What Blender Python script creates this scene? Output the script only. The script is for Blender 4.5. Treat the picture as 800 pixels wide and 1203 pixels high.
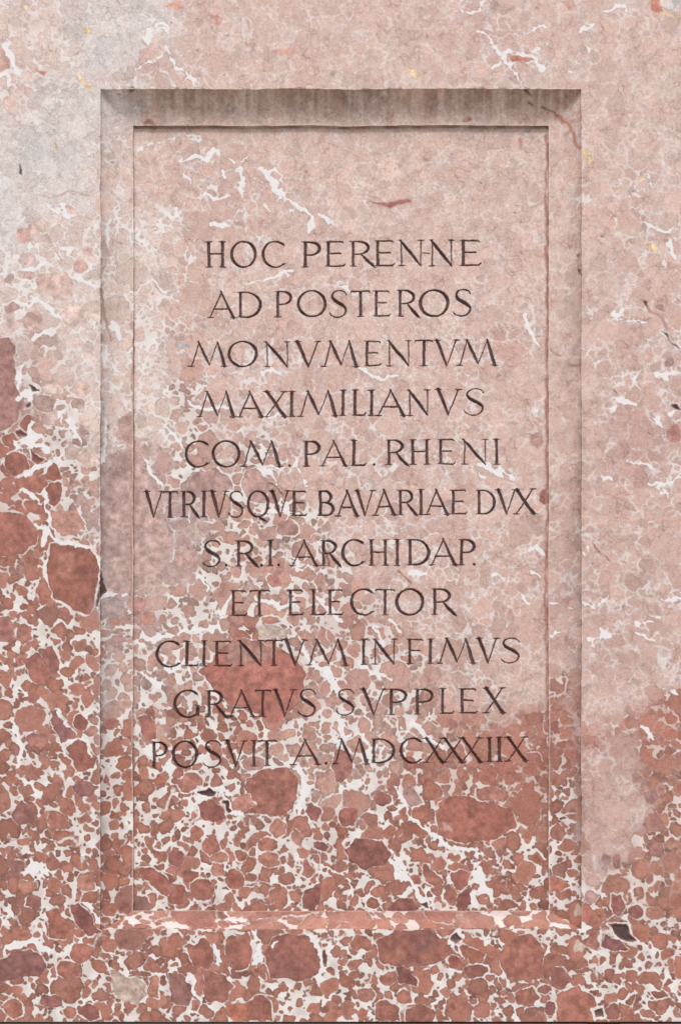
import bpy, math, numpy as np
from mathutils import Vector

for o in list(bpy.data.objects):
    bpy.data.objects.remove(o)
SC = bpy.context.scene
COL = SC.collection

# ------------------------------------------------------------------ camera
S = 0.0015                     # metres per unit of the drawing grid (one unit ~ 1.5 mm of stone)
ZC, XC, VC = 3600.0, 400.0, 1860.0   # camera distance, sideways position, height (grid units)
cd = bpy.data.cameras.new('camera')
cam = bpy.data.objects.new('camera', cd)
COL.objects.link(cam)
cam.location = (0, -ZC * S, (1203 - VC) * S)
cam.rotation_euler = (math.radians(90), 0, 0)
cd.sensor_fit = 'HORIZONTAL'
cd.sensor_width = 36
cd.lens = 36 * ZC / 800
cd.shift_y = (VC - 601.5) / 800
cd.clip_end = 200
SC.camera = cam

# ------------------------------------------------------------------ sky, sun, exposure
SUN_EL, SUN_AZ = 54.0, -10.0      # degrees: height, and left (-) / right (+) of the slab's normal
w = bpy.data.worlds.new('World')
SC.world = w
w.use_nodes = True
nt = w.node_tree
nt.nodes.clear()
sky = nt.nodes.new('ShaderNodeTexSky')
sky.sky_type = 'NISHITA'
sky.sun_disc = False
sky.sun_elevation = math.radians(SUN_EL)
sky.sun_rotation = math.radians(180 + SUN_AZ)
sky.air_density = 1.0
sky.dust_density = 2.5
sky.ozone_density = 0.6
tc = nt.nodes.new('ShaderNodeTexCoord')
sp = nt.nodes.new('ShaderNodeSeparateXYZ')
nt.links.new(tc.outputs['Generated'], sp.inputs[0])
mr = nt.nodes.new('ShaderNodeMapRange')
mr.inputs['From Min'].default_value = -0.06
mr.inputs['From Max'].default_value = 0.02
nt.links.new(sp.outputs['Z'], mr.inputs['Value'])
mix = nt.nodes.new('ShaderNodeMix')
mix.data_type = 'RGBA'
nt.links.new(mr.outputs[0], mix.inputs[0])
mix.inputs[6].default_value = (5.4, 5.0, 4.6, 1)     # light thrown back by the paved square
nt.links.new(sky.outputs[0], mix.inputs[7])
bg = nt.nodes.new('ShaderNodeBackground')
bg.inputs['Strength'].default_value = 0.095
nt.links.new(mix.outputs[2], bg.inputs['Color'])
wo = nt.nodes.new('ShaderNodeOutputWorld')
nt.links.new(bg.outputs[0], wo.inputs[0])

sd = bpy.data.lights.new('sun', 'SUN')
sd.energy = 2.1
sd.angle = math.radians(28)
sd.color = (1.0, 0.985, 0.97)
sun = bpy.data.objects.new('sun', sd)
COL.objects.link(sun)
el, az = math.radians(SUN_EL), math.radians(SUN_AZ)
dirv = Vector((math.sin(az) * math.cos(el), -math.cos(az) * math.cos(el), math.sin(el)))
sun.rotation_euler = dirv.to_track_quat('Z', 'Y').to_euler()
SC.view_settings.view_transform = 'Standard'
SC.view_settings.look = 'None'
SC.view_settings.exposure = 0.13
SC.view_settings.gamma = 1.0

# ------------------------------------------------------------------ noise helpers
def vnoise(shape, cell, seed, ax=1.0):
    """smooth value noise 0..1 on a pixel grid, cubic-eased"""
    r = np.random.RandomState(seed)
    h, wd = shape
    cx, cy = cell * ax, cell
    g = r.rand(int(h / cy) + 3, int(wd / cx) + 3)
    y = np.arange(h) / cy; x = np.arange(wd) / cx
    yi = y.astype(int); xi = x.astype(int)
    fy = y - yi; fx = x - xi
    fy = (fy * fy * (3 - 2 * fy))[:, None]; fx = (fx * fx * (3 - 2 * fx))[None]
    a = g[np.ix_(yi, xi)]; b = g[np.ix_(yi, xi + 1)]; c = g[np.ix_(yi + 1, xi)]; d = g[np.ix_(yi + 1, xi + 1)]
    return (a * (1 - fx) + b * fx) * (1 - fy) + (c * (1 - fx) + d * fx) * fy

def fnoise(shape, cell, seed, octs=3, ax=1.0):
    t = 0; a = 1; s = 0
    for k in range(octs):
        t = t + a * vnoise(shape, max(cell / 2 ** k, 1.01), seed + 31 * k, ax); s += a; a *= .55
    return t / s

def lin(c):
    c = np.asarray(c, float) / 255.
    return np.where(c <= .04045, c / 12.92, ((c + .055) / 1.055) ** 2.4)

# ------------------------------------------------------------------ the marble's own pattern, drawn on the stone face
MG = 70
FW, FH = 800 + 2 * MG, 1203 + 2 * MG
SH = (FH, FW)
GX, GY = np.meshgrid(np.arange(FW) - MG, np.arange(FH) - MG)
GX = GX.astype(float); GY = GY.astype(float)

ZONES = """
LLWWWPPPPPPPPQQPPPPP
LLWWQPPPPPPPPPQQPPPP
LWWWQPPPPPPPPPPPPPPP
WWWWPPPPPPPPPPPPPPPP
WWWLPQQPPPPPPPPPPPPP
WWWLPPQQQPPPPPPPPQQP
WLLLLQQQPPPPPPPPPQQP
LLLLLQPQQPPPPQPPPPQQ
LLLLLQPPQPQPPPQPPPQQ
LLLLLQQPQPPPPPPQPQQQ
MXLLLQPQQQPPPQQPPQQQ
MXLLLXQQQQQPPQPPPPQQ
XXLLLXQQQQQQPQPPPPNQ
RRXLMXQXQQQQQQQPPQNQ
RRXMMMXXXQQQQQPPNQQQ
RRXMMMXXXXQQQQQQNQQQ
DRDMMMXXXXQQQQQQNQQQ
RRRMMXXXXXXQQQQPNQQQ
RRRXMXXRXXXXQQQQNQQQ
RRRXXXXRRXXXXQQPNQQQ
RRRXXXRRRXXXXQQPNPPD
RRRXXRRRXXXXXDDDDPDD
RRRRRRRXXXXXDDDDDNND
RRRRRRRRRXXRRDDDDNND
RRRRRRRRRRRRRDDRRNND
RRRRRRRRRRRRRRRRRNDD
RRRRRRRRRRRRRRRRRRDD
RRRRRRRRRRRRRRRRRRRR
RRRRRRRRRRRRRRRRRRRR
RRRRRRRRRRRRRRRRRRRR
RRRRRRRRRRRRRRRRRRRR""".split()
#        clast colour     spread  seam  vein bias  matrix colour   mean radius
ZP = {'W': ((214, 203, 197), 8,  0.6, -1.1, (232, 228, 225), 8),
      'L': ((217, 195, 184), 9, 1.0, 0.05, (234, 228, 223), 8),
      'P': ((210, 181, 169), 8,  0.1, -2.1, (226, 209, 202), 8),
      'Q': ((207, 175, 163), 9,  0.5, -0.95, (231, 223, 218), 8),
      'N': ((196, 164, 154), 8,  0.3, -1.6, (222, 209, 203), 8),
      'M': ((187, 157, 149), 9,  0.5, -0.9, (227, 219, 214), 9),
      'X': ((192, 152, 138), 13, 0.65, -0.1, (233, 227, 221), 7),
      'R': ((172, 117, 100), 13, 0.34, -0.14, (235, 229, 223), 6.5),
      'D': ((176, 122, 104), 11, 0.4, -1.0, (228, 213, 204), 8)}
keys = list(ZP)
wx = GX + (fnoise(SH, 46, 5) - .5) * 62
wy = GY + (fnoise(SH, 46, 6) - .5) * 62
zr = np.zeros((len(ZONES), 20, 9))
for j, row in enumerate(ZONES):
    for i, ch in enumerate(row):
        c, v, s_, b, m, r = ZP[ch]
        zr[j, i] = list(lin(c)) + [v, s_, b] + [r, 1 if ch in 'RXD' else 0, 1 if ch in 'W' else 0]
zm = np.zeros((len(ZONES), 20, 3))
for j, row in enumerate(ZONES):
    for i, ch in enumerate(row):
        zm[j, i] = lin(ZP[ch][4])
zr = np.concatenate([zr, zm], 2)
u = np.clip(wx / 40 - .5, 0, 18.999); v = np.clip(wy / 40 - .5, 0, len(ZONES) - 1.001)
ui = u.astype(int); vi = v.astype(int); fu = u - ui; fv = v - vi
st = lambda t: np.clip((t - .5) * 1.7 + .5, 0, 1)
fu = st(fu)[..., None]; fv = st(fv)[..., None]
Z = (zr[vi, ui] * (1 - fu) + zr[vi, ui + 1] * fu) * (1 - fv) + (zr[vi + 1, ui] * (1 - fu) + zr[vi + 1, ui + 1] * fu) * fv

# pebbles: dart throwing, large first
rng = np.random.RandomState(11)
seeds = []
cellh = {}
def try_put(x, y, r, k):
    gx, gy = int(x // 24), int(y // 24)
    for a in range(gx - 2, gx + 3):
        for b in range(gy - 2, gy + 3):
            for (px, py, pr) in cellh.get((a, b), ()):
                if (px - x) ** 2 + (py - y) ** 2 < (k * (pr + r)) ** 2:
                    return False
    cellh.setdefault((gx, gy), []).append((x, y, r))
    return True
for (n, r0, r1, k) in ((150, 13, 20, .95), (620, 9, 13, .88), (2700, 5.8, 9, .82), (7500, 3.4, 5.8, .82), (9000, 2.2, 3.6, .9), (22000, 1.1, 2.2, .92)):
    xs_ = rng.uniform(-MG, 800 + MG, n); ys_ = rng.uniform(-MG, 1203 + MG, n); rs_ = rng.uniform(r0, r1, n)
    for x, y, r in zip(xs_, ys_, rs_):
        if try_put(x, y, r, k):
            seeds.append((x, y, r))
px_ = GX + (fnoise(SH, 13, 21) - .5) * 11 + (vnoise(SH, 5, 22) - .5) * 2.6 + (vnoise(SH, 2, 25) - .5) * .6
py_ = GY + (fnoise(SH, 13, 23) - .5) * 11 + (vnoise(SH, 5, 24) - .5) * 2.6 + (vnoise(SH, 2, 26) - .5) * .6
F1 = np.full(SH, 9e3); F2 = np.full(SH, 9e3); ID = np.zeros(SH, int)
for i, (x, y, r) in enumerate(seeds):
    h = int(r * 1.6 + 13)
    x0, x1 = max(int(x) + MG - h, 0), min(int(x) + MG + h, FW)
    y0, y1 = max(int(y) + MG - h, 0), min(int(y) + MG + h, FH)
    if x1 <= x0 or y1 <= y0: continue
    a = rng.uniform(0, math.pi); e = rng.uniform(.72, 1.0)
    dx = px_[y0:y1, x0:x1] - x; dy = py_[y0:y1, x0:x1] - y
    p = dx * math.cos(a) + dy * math.sin(a); q = (-dx * math.sin(a) + dy * math.cos(a)) / e
    d = np.hypot(p, q) - r
    f1 = F1[y0:y1, x0:x1]; f2 = F2[y0:y1, x0:x1]; idd = ID[y0:y1, x0:x1]
    nw = d < f1
    f2[:] = np.where(nw, f1, np.minimum(f2, d)); f1[:] = np.where(nw, d, f1); idd[nw] = i
SD = np.array(seeds)
cx = np.clip(SD[:, 0] + MG, 0, FW - 1).astype(int); cy = np.clip(SD[:, 1] + MG, 0, FH - 1).astype(int)
zs = Z[cy, cx]
br = rng.normal(0, 1, (len(seeds), 1)); hue = rng.normal(0, 1, (len(seeds), 1))
sc_ = zs[:, 3:4] / 255.
ccol = zs[:, :3] * (1 + br * sc_ * 2.1) + hue * sc_ * .30 * np.array([[.6, -.15, -.35]])
small = np.clip((5 - SD[:, 2:3]) / 3, 0, 1) * zs[:, 7:8]
ccol *= 1 - .14 * small
CL = ccol[ID] * .92 + Z[..., :3] * .08
SCX, SCY = cx[ID], cy[ID]          # home pixel of each pebble
MC = Z[..., 9:12].copy()
# matrix field, in grid units, positive inside the white matrix
patch = (fnoise(SH, 30, 41, 2) - .5) * 4.4 + (vnoise(SH, 10, 43) - .5) * 4.6 + (vnoise(SH, 4.5, 44) - .5) * 1.2
seam = Z[..., 4] + Z[..., 5] + patch
red = Z[..., 7]
sw = np.clip(seam, -2.5, 1.7 + 1.1 * red)
M1 = (sw - (F2 - F1)) * .55
M2 = np.minimum(F1 - .8, 3.0) + Z[..., 5] * 1.6 + patch * .42 - .35 - (1 - red) * .9
kk = 1.5
hh = np.clip(.5 + .5 * (M1 - M2) / kk, 0, 1)
MAT = M2 * (1 - hh) + M1 * hh + kk * hh * (1 - hh)
# thin random cracks of calcite between the pale pebbles
rid = np.abs(fnoise(SH, 40, 61, 3) - .5) * 40
MAT = np.maximum(MAT, (0.2 - rid) + (vnoise(SH, 24, 62) - .7) * 3.2)

# skin and core of the pebbles: some pale and blurred at the edge, some with a dark rind, most with a blotched inside
edge = np.minimum(np.clip(-F1, 0, 9), (F2 - F1) * .5)
kind = rng.uniform(-1, 1, len(seeds))[ID]
rz = Z[..., 7]
skin = np.clip(1 - edge / 2.6, 0, 1) * rz
CL = CL * (1 - (skin * np.clip(.5 - kind, 0, 1) * .30)[..., None])
sk = (skin * np.clip(kind - .3, 0, 1) * .38)[..., None]
CL = CL * (1 - sk) + lin((206, 166, 150)) * sk
bl = np.clip((fnoise(SH, 7, 210, 3) - .52) * 4, 0, 1) * np.clip(edge / 2.2, 0, 1) * rz * rng.uniform(.0, .44, len(seeds))[ID]
CL = CL * (1 - bl[..., None] * np.array([.8, 1, 1]))
bl = np.clip((fnoise(SH, 9, 213, 3) - .55) * 4, 0, 1) * rz * rng.uniform(.0, .5, len(seeds))[ID]
CL = CL * (1 - bl[..., None]) + lin((200, 146, 126)) * bl[..., None]
NETZ = {'W': .55, 'L': .95, 'P': .62, 'Q': .85, 'N': .60, 'M': .45, 'X': .35, 'R': 0., 'D': .2}
zn = np.array([[NETZ[c] for c in row] for row in ZONES])
fu1, fv1 = fu[..., 0], fv[..., 0]
NET = (zn[vi, ui] * (1 - fu1) + zn[vi, ui + 1] * fu1) * (1 - fv1) + (zn[vi + 1, ui] * (1 - fu1) + zn[vi + 1, ui + 1] * fu1) * fv1
gap = F2 - F1
nn = fnoise(SH, 16, 66, 2)
lt = np.clip(1.15 - gap / (1.2 + 2.2 * nn), 0, 1) * NET * np.clip(nn * 3.4 - .95, 0, 1)
lt = lt[..., None]
CL = CL * (1 - lt) + lin((232, 222, 217)) * lt
dk = np.clip(1.1 - gap / 1.3, 0, 1) * np.clip(2.0 - nn * 4.2 + (vnoise(SH, 7, 67) - .5), 0, 1) * np.clip(.12 + NET, 0, .75)
CL = CL * (1 - .55 * dk[..., None] * np.array([.65, 1.0, 1.08]))
pp = (np.clip((fnoise(SH, 8, 68, 2) - .56) * 5, 0, 1) * (1 - red) * .16)[..., None]
pp = (np.clip((fnoise(SH, 10, 69, 2) - .56) * 5, 0, 1) * (1 - red) * .3)[..., None]
CL = CL * (1 - pp) + lin((222, 203, 196)) * pp
cm = (np.clip(fnoise(SH, 14, 64) * 2.2 - .6, 0, 1) * (.75 - .45 * red))[..., None]
MC = MC * (1 - cm) + CL * cm

def poly_sdf(pts, pad=16):
    P = np.array(pts, float)
    x0, y0 = P.min(0) - pad; x1, y1 = P.max(0) + pad
    a0, a1 = max(int(x0) + MG, 0), min(int(x1) + MG, FW); b0, b1 = max(int(y0) + MG, 0), min(int(y1) + MG, FH)
    sl = (slice(b0, b1), slice(a0, a1))
    X = GX[sl] * .3 + px_[sl] * .7; Y = GY[sl] * .3 + py_[sl] * .7
    d = np.full(X.shape, 1e9); ins = np.zeros(X.shape, bool)
    for (ax, ay), (bx, by) in zip(P, np.roll(P, -1, 0)):
        ex, ey = bx - ax, by - ay
        t = np.clip(((X - ax) * ex + (Y - ay) * ey) / (ex * ex + ey * ey + 1e-9), 0, 1)
        d = np.minimum(d, np.hypot(X - ax - t * ex, Y - ay - t * ey))
        c = ((ay > Y) != (by > Y)) & (X < (bx - ax) * (Y - ay) / ((by - ay) + 1e-12) + ax)
        ins ^= c
    return sl, np.where(ins, d, -d)

BRP = np.clip(br[:, 0][ID], -1.6, 1.6)
fnz = fnoise(SH, 5.5, 520, 3)
N9 = [fnoise(SH, 9, 500 + k) - .5 for k in range(4)]
N12 = [fnoise(SH, 12, 600 + k) for k in range(3)]
N7 = vnoise(SH, 7, 77); NR = vnoise(SH, 11, 78)
DEP = np.zeros(SH)          # real hollows in the face
def clast(pts, col, rim=0.0, mot=.10, fade=0, streak=None):
    """one large clast with its own colour; rim = width of calcite round it"""
    if len(pts) == 4 and not isinstance(pts[0], tuple):
        x, y, a, b = pts
        k = rng.uniform(.88, 1.12, 12)
        pts = [(x + a * k[i] * math.cos(i * math.pi / 6), y + b * k[i] * math.sin(i * math.pi / 6)) for i in range(12)]
    sl, d = poly_sdf(pts)
    n = N9[int(pts[0][0] * 7 + pts[0][1]) % 4][sl]
    c = lin(col) * (1 - .20 * np.clip((fnz[sl] - .5) * 5, -1, 1)[..., None]) * (1 + mot * 3.2 * n[..., None] * np.array([.75, 1.05, 1.1]))
    c = c * (1 + .10 * np.clip((N12[0][sl] - .5) * 6, -1, 1))[..., None]
    if col[0] < 190: c = c * (1 - .20 * np.clip(1 - d / 2.5, 0, 1) * NR[sl])[..., None]
    if streak is not None:
        s = np.sin((GX[sl] * math.cos(streak) + GY[sl] * math.sin(streak)) * .55 + n * 9)
        c = c * (1 + .07 * s[..., None])
    soft = max(fade, .8)
    m = np.clip(d / soft + .5, 0, 1)[..., None]
    CL[sl] = CL[sl] * (1 - m) + c * m
    inside = np.clip(d / soft + .5, 0, 1)
    MAT[sl] = MAT[sl] * (1 - inside) + np.minimum(MAT[sl], -d * 1.0) * inside
    if rim:
        rw = rim * (.05 + 1.25 * NR[sl]) - .25
        MAT[sl] = np.where(d < .4, np.maximum(MAT[sl], np.minimum(rw, 3) * .5 - np.abs(d + rw * .5) ), MAT[sl])

def vein(pts, wdt, col=None):
    P = np.array(pts, float)
    x0, y0 = P.min(0) - 14; x1, y1 = P.max(0) + 14
    a0, a1 = max(int(x0) + MG, 0), min(int(x1) + MG, FW); b0, b1 = max(int(y0) + MG, 0), min(int(y1) + MG, FH)
    sl = (slice(b0, b1), slice(a0, a1))
    mixw = .95 if col is None else .5
    X = GX[sl] * (1 - mixw) + px_[sl] * mixw; Y = GY[sl] * (1 - mixw) + py_[sl] * mixw
    d = np.full(X.shape, 1e9)
    for (ax, ay), (bx, by) in zip(P[:-1], P[1:]):
        ex, ey = bx - ax, by - ay
        t = np.clip(((X - ax) * ex + (Y - ay) * ey) / (ex * ex + ey * ey + 1e-9), 0, 1)
        d = np.minimum(d, np.hypot(X - ax - t * ex, Y - ay - t * ey))
    wv = wdt * .5 * (.35 + 1.1 * N7[sl])
    f = wv - d
    if col is None:     # calcite runs along the pebble boundaries and thins out at its ends
        e = np.minimum(np.hypot(X - P[0, 0], Y - P[0, 1]), np.hypot(X - P[-1, 0], Y - P[-1, 1]))
        g_ = np.clip(1 - gap[sl] / 3.0, 0, 1) * 1.9 - .35
        if wdt >= 7: g_ = np.clip(1 - gap[sl] / 5.0, 0, 1) * 4.2 - 3.0
        f = f + g_ + .25 - np.clip(1 - e / 6.0, 0, 1) * wdt * .22
    if col is None:
        MAT[sl] = np.maximum(MAT[sl], f)
        m = np.clip(f + 1, 0, 1)[..., None]
        MC[sl] = MC[sl] * (1 - m) + lin((234, 230, 228)) * m
    else:
        m = np.clip(f + .5, 0, 1)
        CL[sl] = CL[sl] * (1 - m[..., None]) + lin(col) * m[..., None]
        MAT[sl] = np.where(m > 0, MAT[sl] * (1 - m) - 2 * m, MAT[sl])

def cavity(pts, col=(92, 70, 66), depth=4.0, rim=2.5):
    sl, d = poly_sdf(pts)
    m = np.clip(d + .5, 0, 1)
    CL[sl] = CL[sl] * (1 - m[..., None]) + lin(col) * m[..., None]
    if rim: MAT[sl] = np.maximum(MAT[sl], rim * (.25 + .6 * NR[sl]) - np.abs(d + rim * .6))
    MAT[sl] = MAT[sl] * (1 - m) + -3 * m
    DEP[sl] = np.maximum(DEP[sl], np.clip(d * 1.3, 0, depth))

def stain(x, y, a, b, col, amt, ang=0, seed=1, hard=0):
    """streaks along the moulding, or tint of the stone itself (grey and red clouds in the marble)"""
    c, s = math.cos(ang), math.sin(ang)
    X, Y = wx * .5 + GX * .5 - x, wy * .5 + GY * .5 - y
    p = (X * c + Y * s) / a; q = (-X * s + Y * c) / b
    m = np.exp(-(p * p + q * q) ** (1 + hard))
    if min(a, b) > 11: m = m[SCY, SCX] * .8 + m * .2       # tints stop at pebble boundaries
    if hard == .3: m = np.clip(m * 1.5, 0, 1) * np.clip(BRP * .5 + N12[1] * 2.4 - .35, .12, 1)
    m = m * amt * (.65 + .7 * N12[seed % 3])
    m = np.clip(m, 0, 1)[..., None]
    tg = lin(col) * (1 + .07 * BRP[..., None]) * (1 - .55 * dk[..., None] * np.array([.65, 1.0, 1.08]))
    tg = tg * (1 - lt) + lin((232, 222, 217)) * lt
    CL[:] = CL * (1 - m) + tg * m
    MC[:] = MC * (1 - m * .5) + lin(col) * m * .5

# --- clouds of tint
stain(55, 178, 22, 18, (188, 185, 183), .7, .3, 3)
stain(135, 50, 30, 18, (206, 202, 199), .6, -.6, 4)
stain(118, 62, 14, 10, (194, 195, 197), .6, -.6, 5)
stain(4, 225, 12, 22, (204, 205, 205), .75, 0, 6)
stain(10, 290, 26, 26, (224, 219, 215), .6, 0, 7)
stain(40, 20, 40, 36, (216, 190, 180), .6, 0, 8)
stain(18, 95, 24, 26, (214, 180, 170), .6, 0, 9)
stain(170, 90, 60, 20, (208, 178, 168), .55, 0, 10)
stain(300, 130, 160, 16, (196, 160, 152), .0, 0, 11)
stain(585, 395, 26, 30, (190, 148, 138), .55, .2, 12)
stain(540, 45, 60, 40, (206, 172, 163), .4, 0, 13)
stain(215, 385, 60, 12, (196, 158, 147), .5, 0, 14)
stain(745, 520, 34, 44, (182, 143, 135), .7, .5, 15)
stain(735, 480, 14, 16, (170, 132, 126), .5, 0, 16)
stain(720, 780, 40, 30, (188, 155, 147), .4, 0, 17)
stain(735, 640, 90, 190, (199, 164, 152), .55, 0, 101)
stain(570, 720, 110, 120, (199, 163, 150), .45, 0, 102)
stain(480, 480, 150, 60, (203, 169, 158), .3, 0, 103)
stain(712, 940, 32, 84, (198, 163, 152), .75, 0, 18, .3)
stain(695, 868, 24, 16, (176, 114, 98), .8, 0, 19)
stain(780, 850, 34, 26, (182, 116, 98), .85, -.6, 20)
stain(620, 905, 70, 34, (168, 106, 91), .6, 0, 21)
stain(560, 850, 60, 22, (180, 122, 106), .5, 0, 22)
stain(430, 735, 60, 30, (182, 130, 116), .5, .3, 23)
stain(300, 660, 18, 30, (180, 130, 115), .5, .2, 24)
stain(340, 800, 60, 40, (172, 116, 102), .5, 0, 25)
stain(140, 600, 30, 60, (190, 161, 153), .6, 0, 26)
stain(170, 610, 26, 50, (192, 161, 153), .5, 0, 27)
stain(130, 820, 18, 60, (198, 180, 176), .4, 0, 28)
stain(15, 590, 40, 60, (174, 115, 102), .6, 0, 29)
stain(0, 440, 22, 34, (172, 136, 130), .8, 0, 30)
stain(8, 480, 26, 24, (164, 112, 104), .8, 0, 31)
stain(75, 430, 40, 60, (217, 196, 186), .5, 0, 32)

RD = (169, 113, 97); RB = (155, 100, 87); RL = (184, 130, 112); MV = (150, 108, 102)
# --- large clasts, left border
clast([(-20, 395), (10, 397), (19, 408), (15, 422), (20, 436), (14, 452), (27, 470), (20, 492), (6, 505), (-20, 512)], (166, 124, 117), 2.2, .12)
clast([(58, 640), (85, 638), (104, 644), (114, 656), (117, 680), (112, 700), (105, 724), (85, 716), (62, 702), (54, 672)], (154, 100, 85), 3.2, .14)
clast([(66, 648), (84, 646), (90, 664), (80, 680), (66, 676)], (172, 118, 100), 0, .06, 5)
for q, c, r_ in (((32, 498, 7, 8), RB, 2.6), ((15, 519, 11, 10), RD, 2.4), ((18, 544, 13, 14), RB, 2.6), ((37, 568, 19, 12), RD, 2.6),
                 ((64, 556, 9, 12), RB, 2.6), ((63, 580, 11, 15), RB, 3), ((43, 594, 17, 8), RD, 2.4), ((2, 530, 6, 8), RD, 2),
                 ((47, 533, 17, 7), (182, 140, 130), 2), ((52, 474, 14, 9), (178, 150, 140), 2), ((60, 491, 9, 7), (194, 168, 158), 1.6),
                 ((92, 474, 9, 7), (186, 156, 146), 2), ((98, 506, 6, 9), (178, 146, 138), 2), ((93, 520, 9, 5), (168, 134, 127), 2),
                 ((83, 533, 8, 9), (200, 174, 164), 2), ((105, 538, 11, 14), (208, 182, 170), 1.6), ((60, 457, 12, 8), (204, 180, 170), 1.6),
                 ((94, 458, 12, 8), (208, 178, 166), 1.8), ((38, 376, 13, 11), (190, 158, 146), 2.2), ((14, 361, 9, 7), (184, 150, 142), 2),
                 ((17, 382, 9, 9), (204, 176, 168), 2), ((28, 276, 9, 9), (194, 158, 148), 1.4), ((44, 268, 9, 9), (206, 176, 165), 1.2),
                 ((94, 312, 9, 8), (188, 152, 142), 2.2), ((104, 293, 6, 5), (196, 162, 152), 1.2), ((32, 305, 10, 8), (208, 184, 176), 2),
                 ((30, 322, 9, 6), (206, 176, 165), 2), ((11, 327, 6, 6), (188, 158, 150), 1.4), ((80, 247, 9, 7), (206, 172, 160), 2),
                 ((52, 330, 10, 10), (196, 164, 153), 1.4), ((72, 335, 14, 16), (207, 178, 167), 1.2), ((86, 370, 16, 14), (210, 184, 174), 1.4)):
    if sum(c) > 480: c = tuple(min(k + 9, 226) for k in c)
    clast(q, c, r_)
clast([(-10, 605), (10, 600), (32, 604), (44, 622), (40, 640), (25, 650), (-10, 655)], (168, 112, 98), 2.4, .12)
clast([(60, 600), (92, 598), (98, 615), (88, 630), (68, 626), (58, 614)], (190, 142, 128), 2.4)
clast([(-5, 728), (10, 722), (18, 736), (14, 752), (-5, 757)], (172, 120, 110), 2.2)
clast([(20, 736), (36, 734), (40, 752), (28, 758), (20, 752)], (172, 120, 106), 2)
clast([(48, 765), (62, 758), (72, 785), (64, 795), (40, 800), (36, 775)], (156, 104, 94), 1.6)
clast([(28, 775), (44, 768), (60, 790), (55, 806), (34, 800)], (168, 112, 98), 1.2)
clast([(58, 834), (68, 834), (90, 865), (72, 874), (64, 855)], (152, 104, 98), 2.0, .08)
clast([(88, 872), (100, 870), (114, 888), (112, 904), (90, 907), (82, 890), (80, 880)], (152, 98, 85), 2.4, .08)
clast((95, 850, 9, 9), RB, 2.2)
clast((45, 870, 14, 9), (168, 116, 104), 1)
clast((100, 928, 14, 11), (152, 108, 102), 1.2)
clast((28, 958, 14, 12), (152, 104, 98), 1.2)
clast((68, 965, 13, 11), (168, 112, 98), 1.6)
clast((20, 1020, 10, 11), (150, 106, 100), 1.6)
clast((40, 1060, 9, 9), (152, 104, 96), 2)
clast((32, 1042, 10, 7), RL, 1.8)
clast((100, 1038, 10, 11), RL, 2)
clast((78, 1047, 6, 8), (152, 104, 94), 1.6)
clast([(83, 1064), (92, 1061), (106, 1075), (118, 1096), (104, 1101), (88, 1086)], (144, 92, 84), 3, .1)
clast([(55, 1072), (68, 1068), (80, 1090), (78, 1104), (60, 1102)], (160, 104, 90), 1.4)
clast([(-10, 1132), (22, 1117), (44, 1118), (54, 1135), (48, 1150), (20, 1150), (-10, 1160)], (146, 100, 94), 1.6, .14, 0, 1.2)
clast([(129, 1138), (148, 1148), (166, 1153), (173, 1168), (160, 1179), (142, 1178), (132, 1166)], (190, 166, 152), 2.2, .12, 0, 2.4)
clast((96, 1122, 14, 12), (170, 112, 97), 2)
clast((80, 1140, 14, 11), (172, 114, 99), 2)
clast((60, 1177, 14, 8), (148, 100, 92), 1.8)
clast((15, 1185, 12, 10), RD, 2)
clast((82, 1190, 9, 8), RD, 2); clast((105, 1190, 12, 9), (150, 98, 88), 2)
clast((180, 1160, 7, 14), RL, 2.4)
# moulding left and mauve clast
clast([(120, 562), (118, 545), (128, 532), (150, 528), (166, 536), (180, 560), (186, 590), (204, 625), (196, 672), (170, 690), (150, 697), (122, 690), (117, 640)], (192, 163, 155), 1.8, .12, 2)
clast([(122, 550), (134, 532), (152, 530), (152, 585), (138, 600), (122, 590)], (182, 153, 147), 0, .14, 5)
clast([(118, 712), (128, 698), (140, 706), (150, 722), (140, 740), (122, 735)], (178, 156, 150), 1.4)
clast((134, 745, 9, 9), (170, 122, 108), 0)
clast((161, 713, 10, 11), (182, 140, 130), 2.2)
clast((176, 728, 8, 9), (190, 142, 128), 2)
clast([(138, 510), (142, 490), (154, 480), (155, 520), (148, 524)], (184, 152, 144), 1)
clast([(180, 830), (184, 850), (186, 868), (172, 866), (164, 852), (172, 832)], (160, 108, 96), 1.4)
# panel clasts
clast([(245, 800), (232, 790), (250, 776), (262, 758), (275, 750), (300, 752), (330, 762), (346, 772), (358, 790), (360, 812), (342, 835), (322, 850), (300, 838), (270, 828), (256, 815)], (174, 114, 100), 1.6, .12, 1.5)
clast([(262, 762), (276, 752), (300, 755), (325, 765), (310, 778), (270, 782)], (180, 138, 126), 0, .1, 8)
clast([(300, 735), (318, 735), (338, 742), (336, 750), (308, 750)], (198, 178, 165), 2.2, .04)
clast([(222, 562), (232, 556), (255, 552), (268, 560), (274, 576), (250, 580), (220, 578)], (184, 148, 141), 2)
clast([(288, 555), (302, 550), (315, 565), (312, 590), (292, 590), (284, 572)], (188, 152, 144), 2)
clast((217, 655, 12, 14), (192, 158, 150), 2)
clast((352, 646, 10, 12), (180, 140, 130), 2.4); clast((337, 620, 12, 9), (176, 136, 128), 2.6)
clast((322, 683, 9, 7), (176, 124, 112), 2.4); clast((318, 728, 10, 6), (186, 132, 120), 2.4)
clast((173, 803, 8, 9), (168, 140, 132), 2)
clast([(164, 842), (176, 838), (184, 852), (186, 868), (174, 872), (164, 860)], (160, 106, 94), 2)
clast([(290, 915), (310, 903), (335, 902), (348, 912), (350, 932), (345, 952), (325, 960), (285, 957), (288, 935)], (162, 108, 95), 2.4, .12, 0, 0.1)
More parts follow.
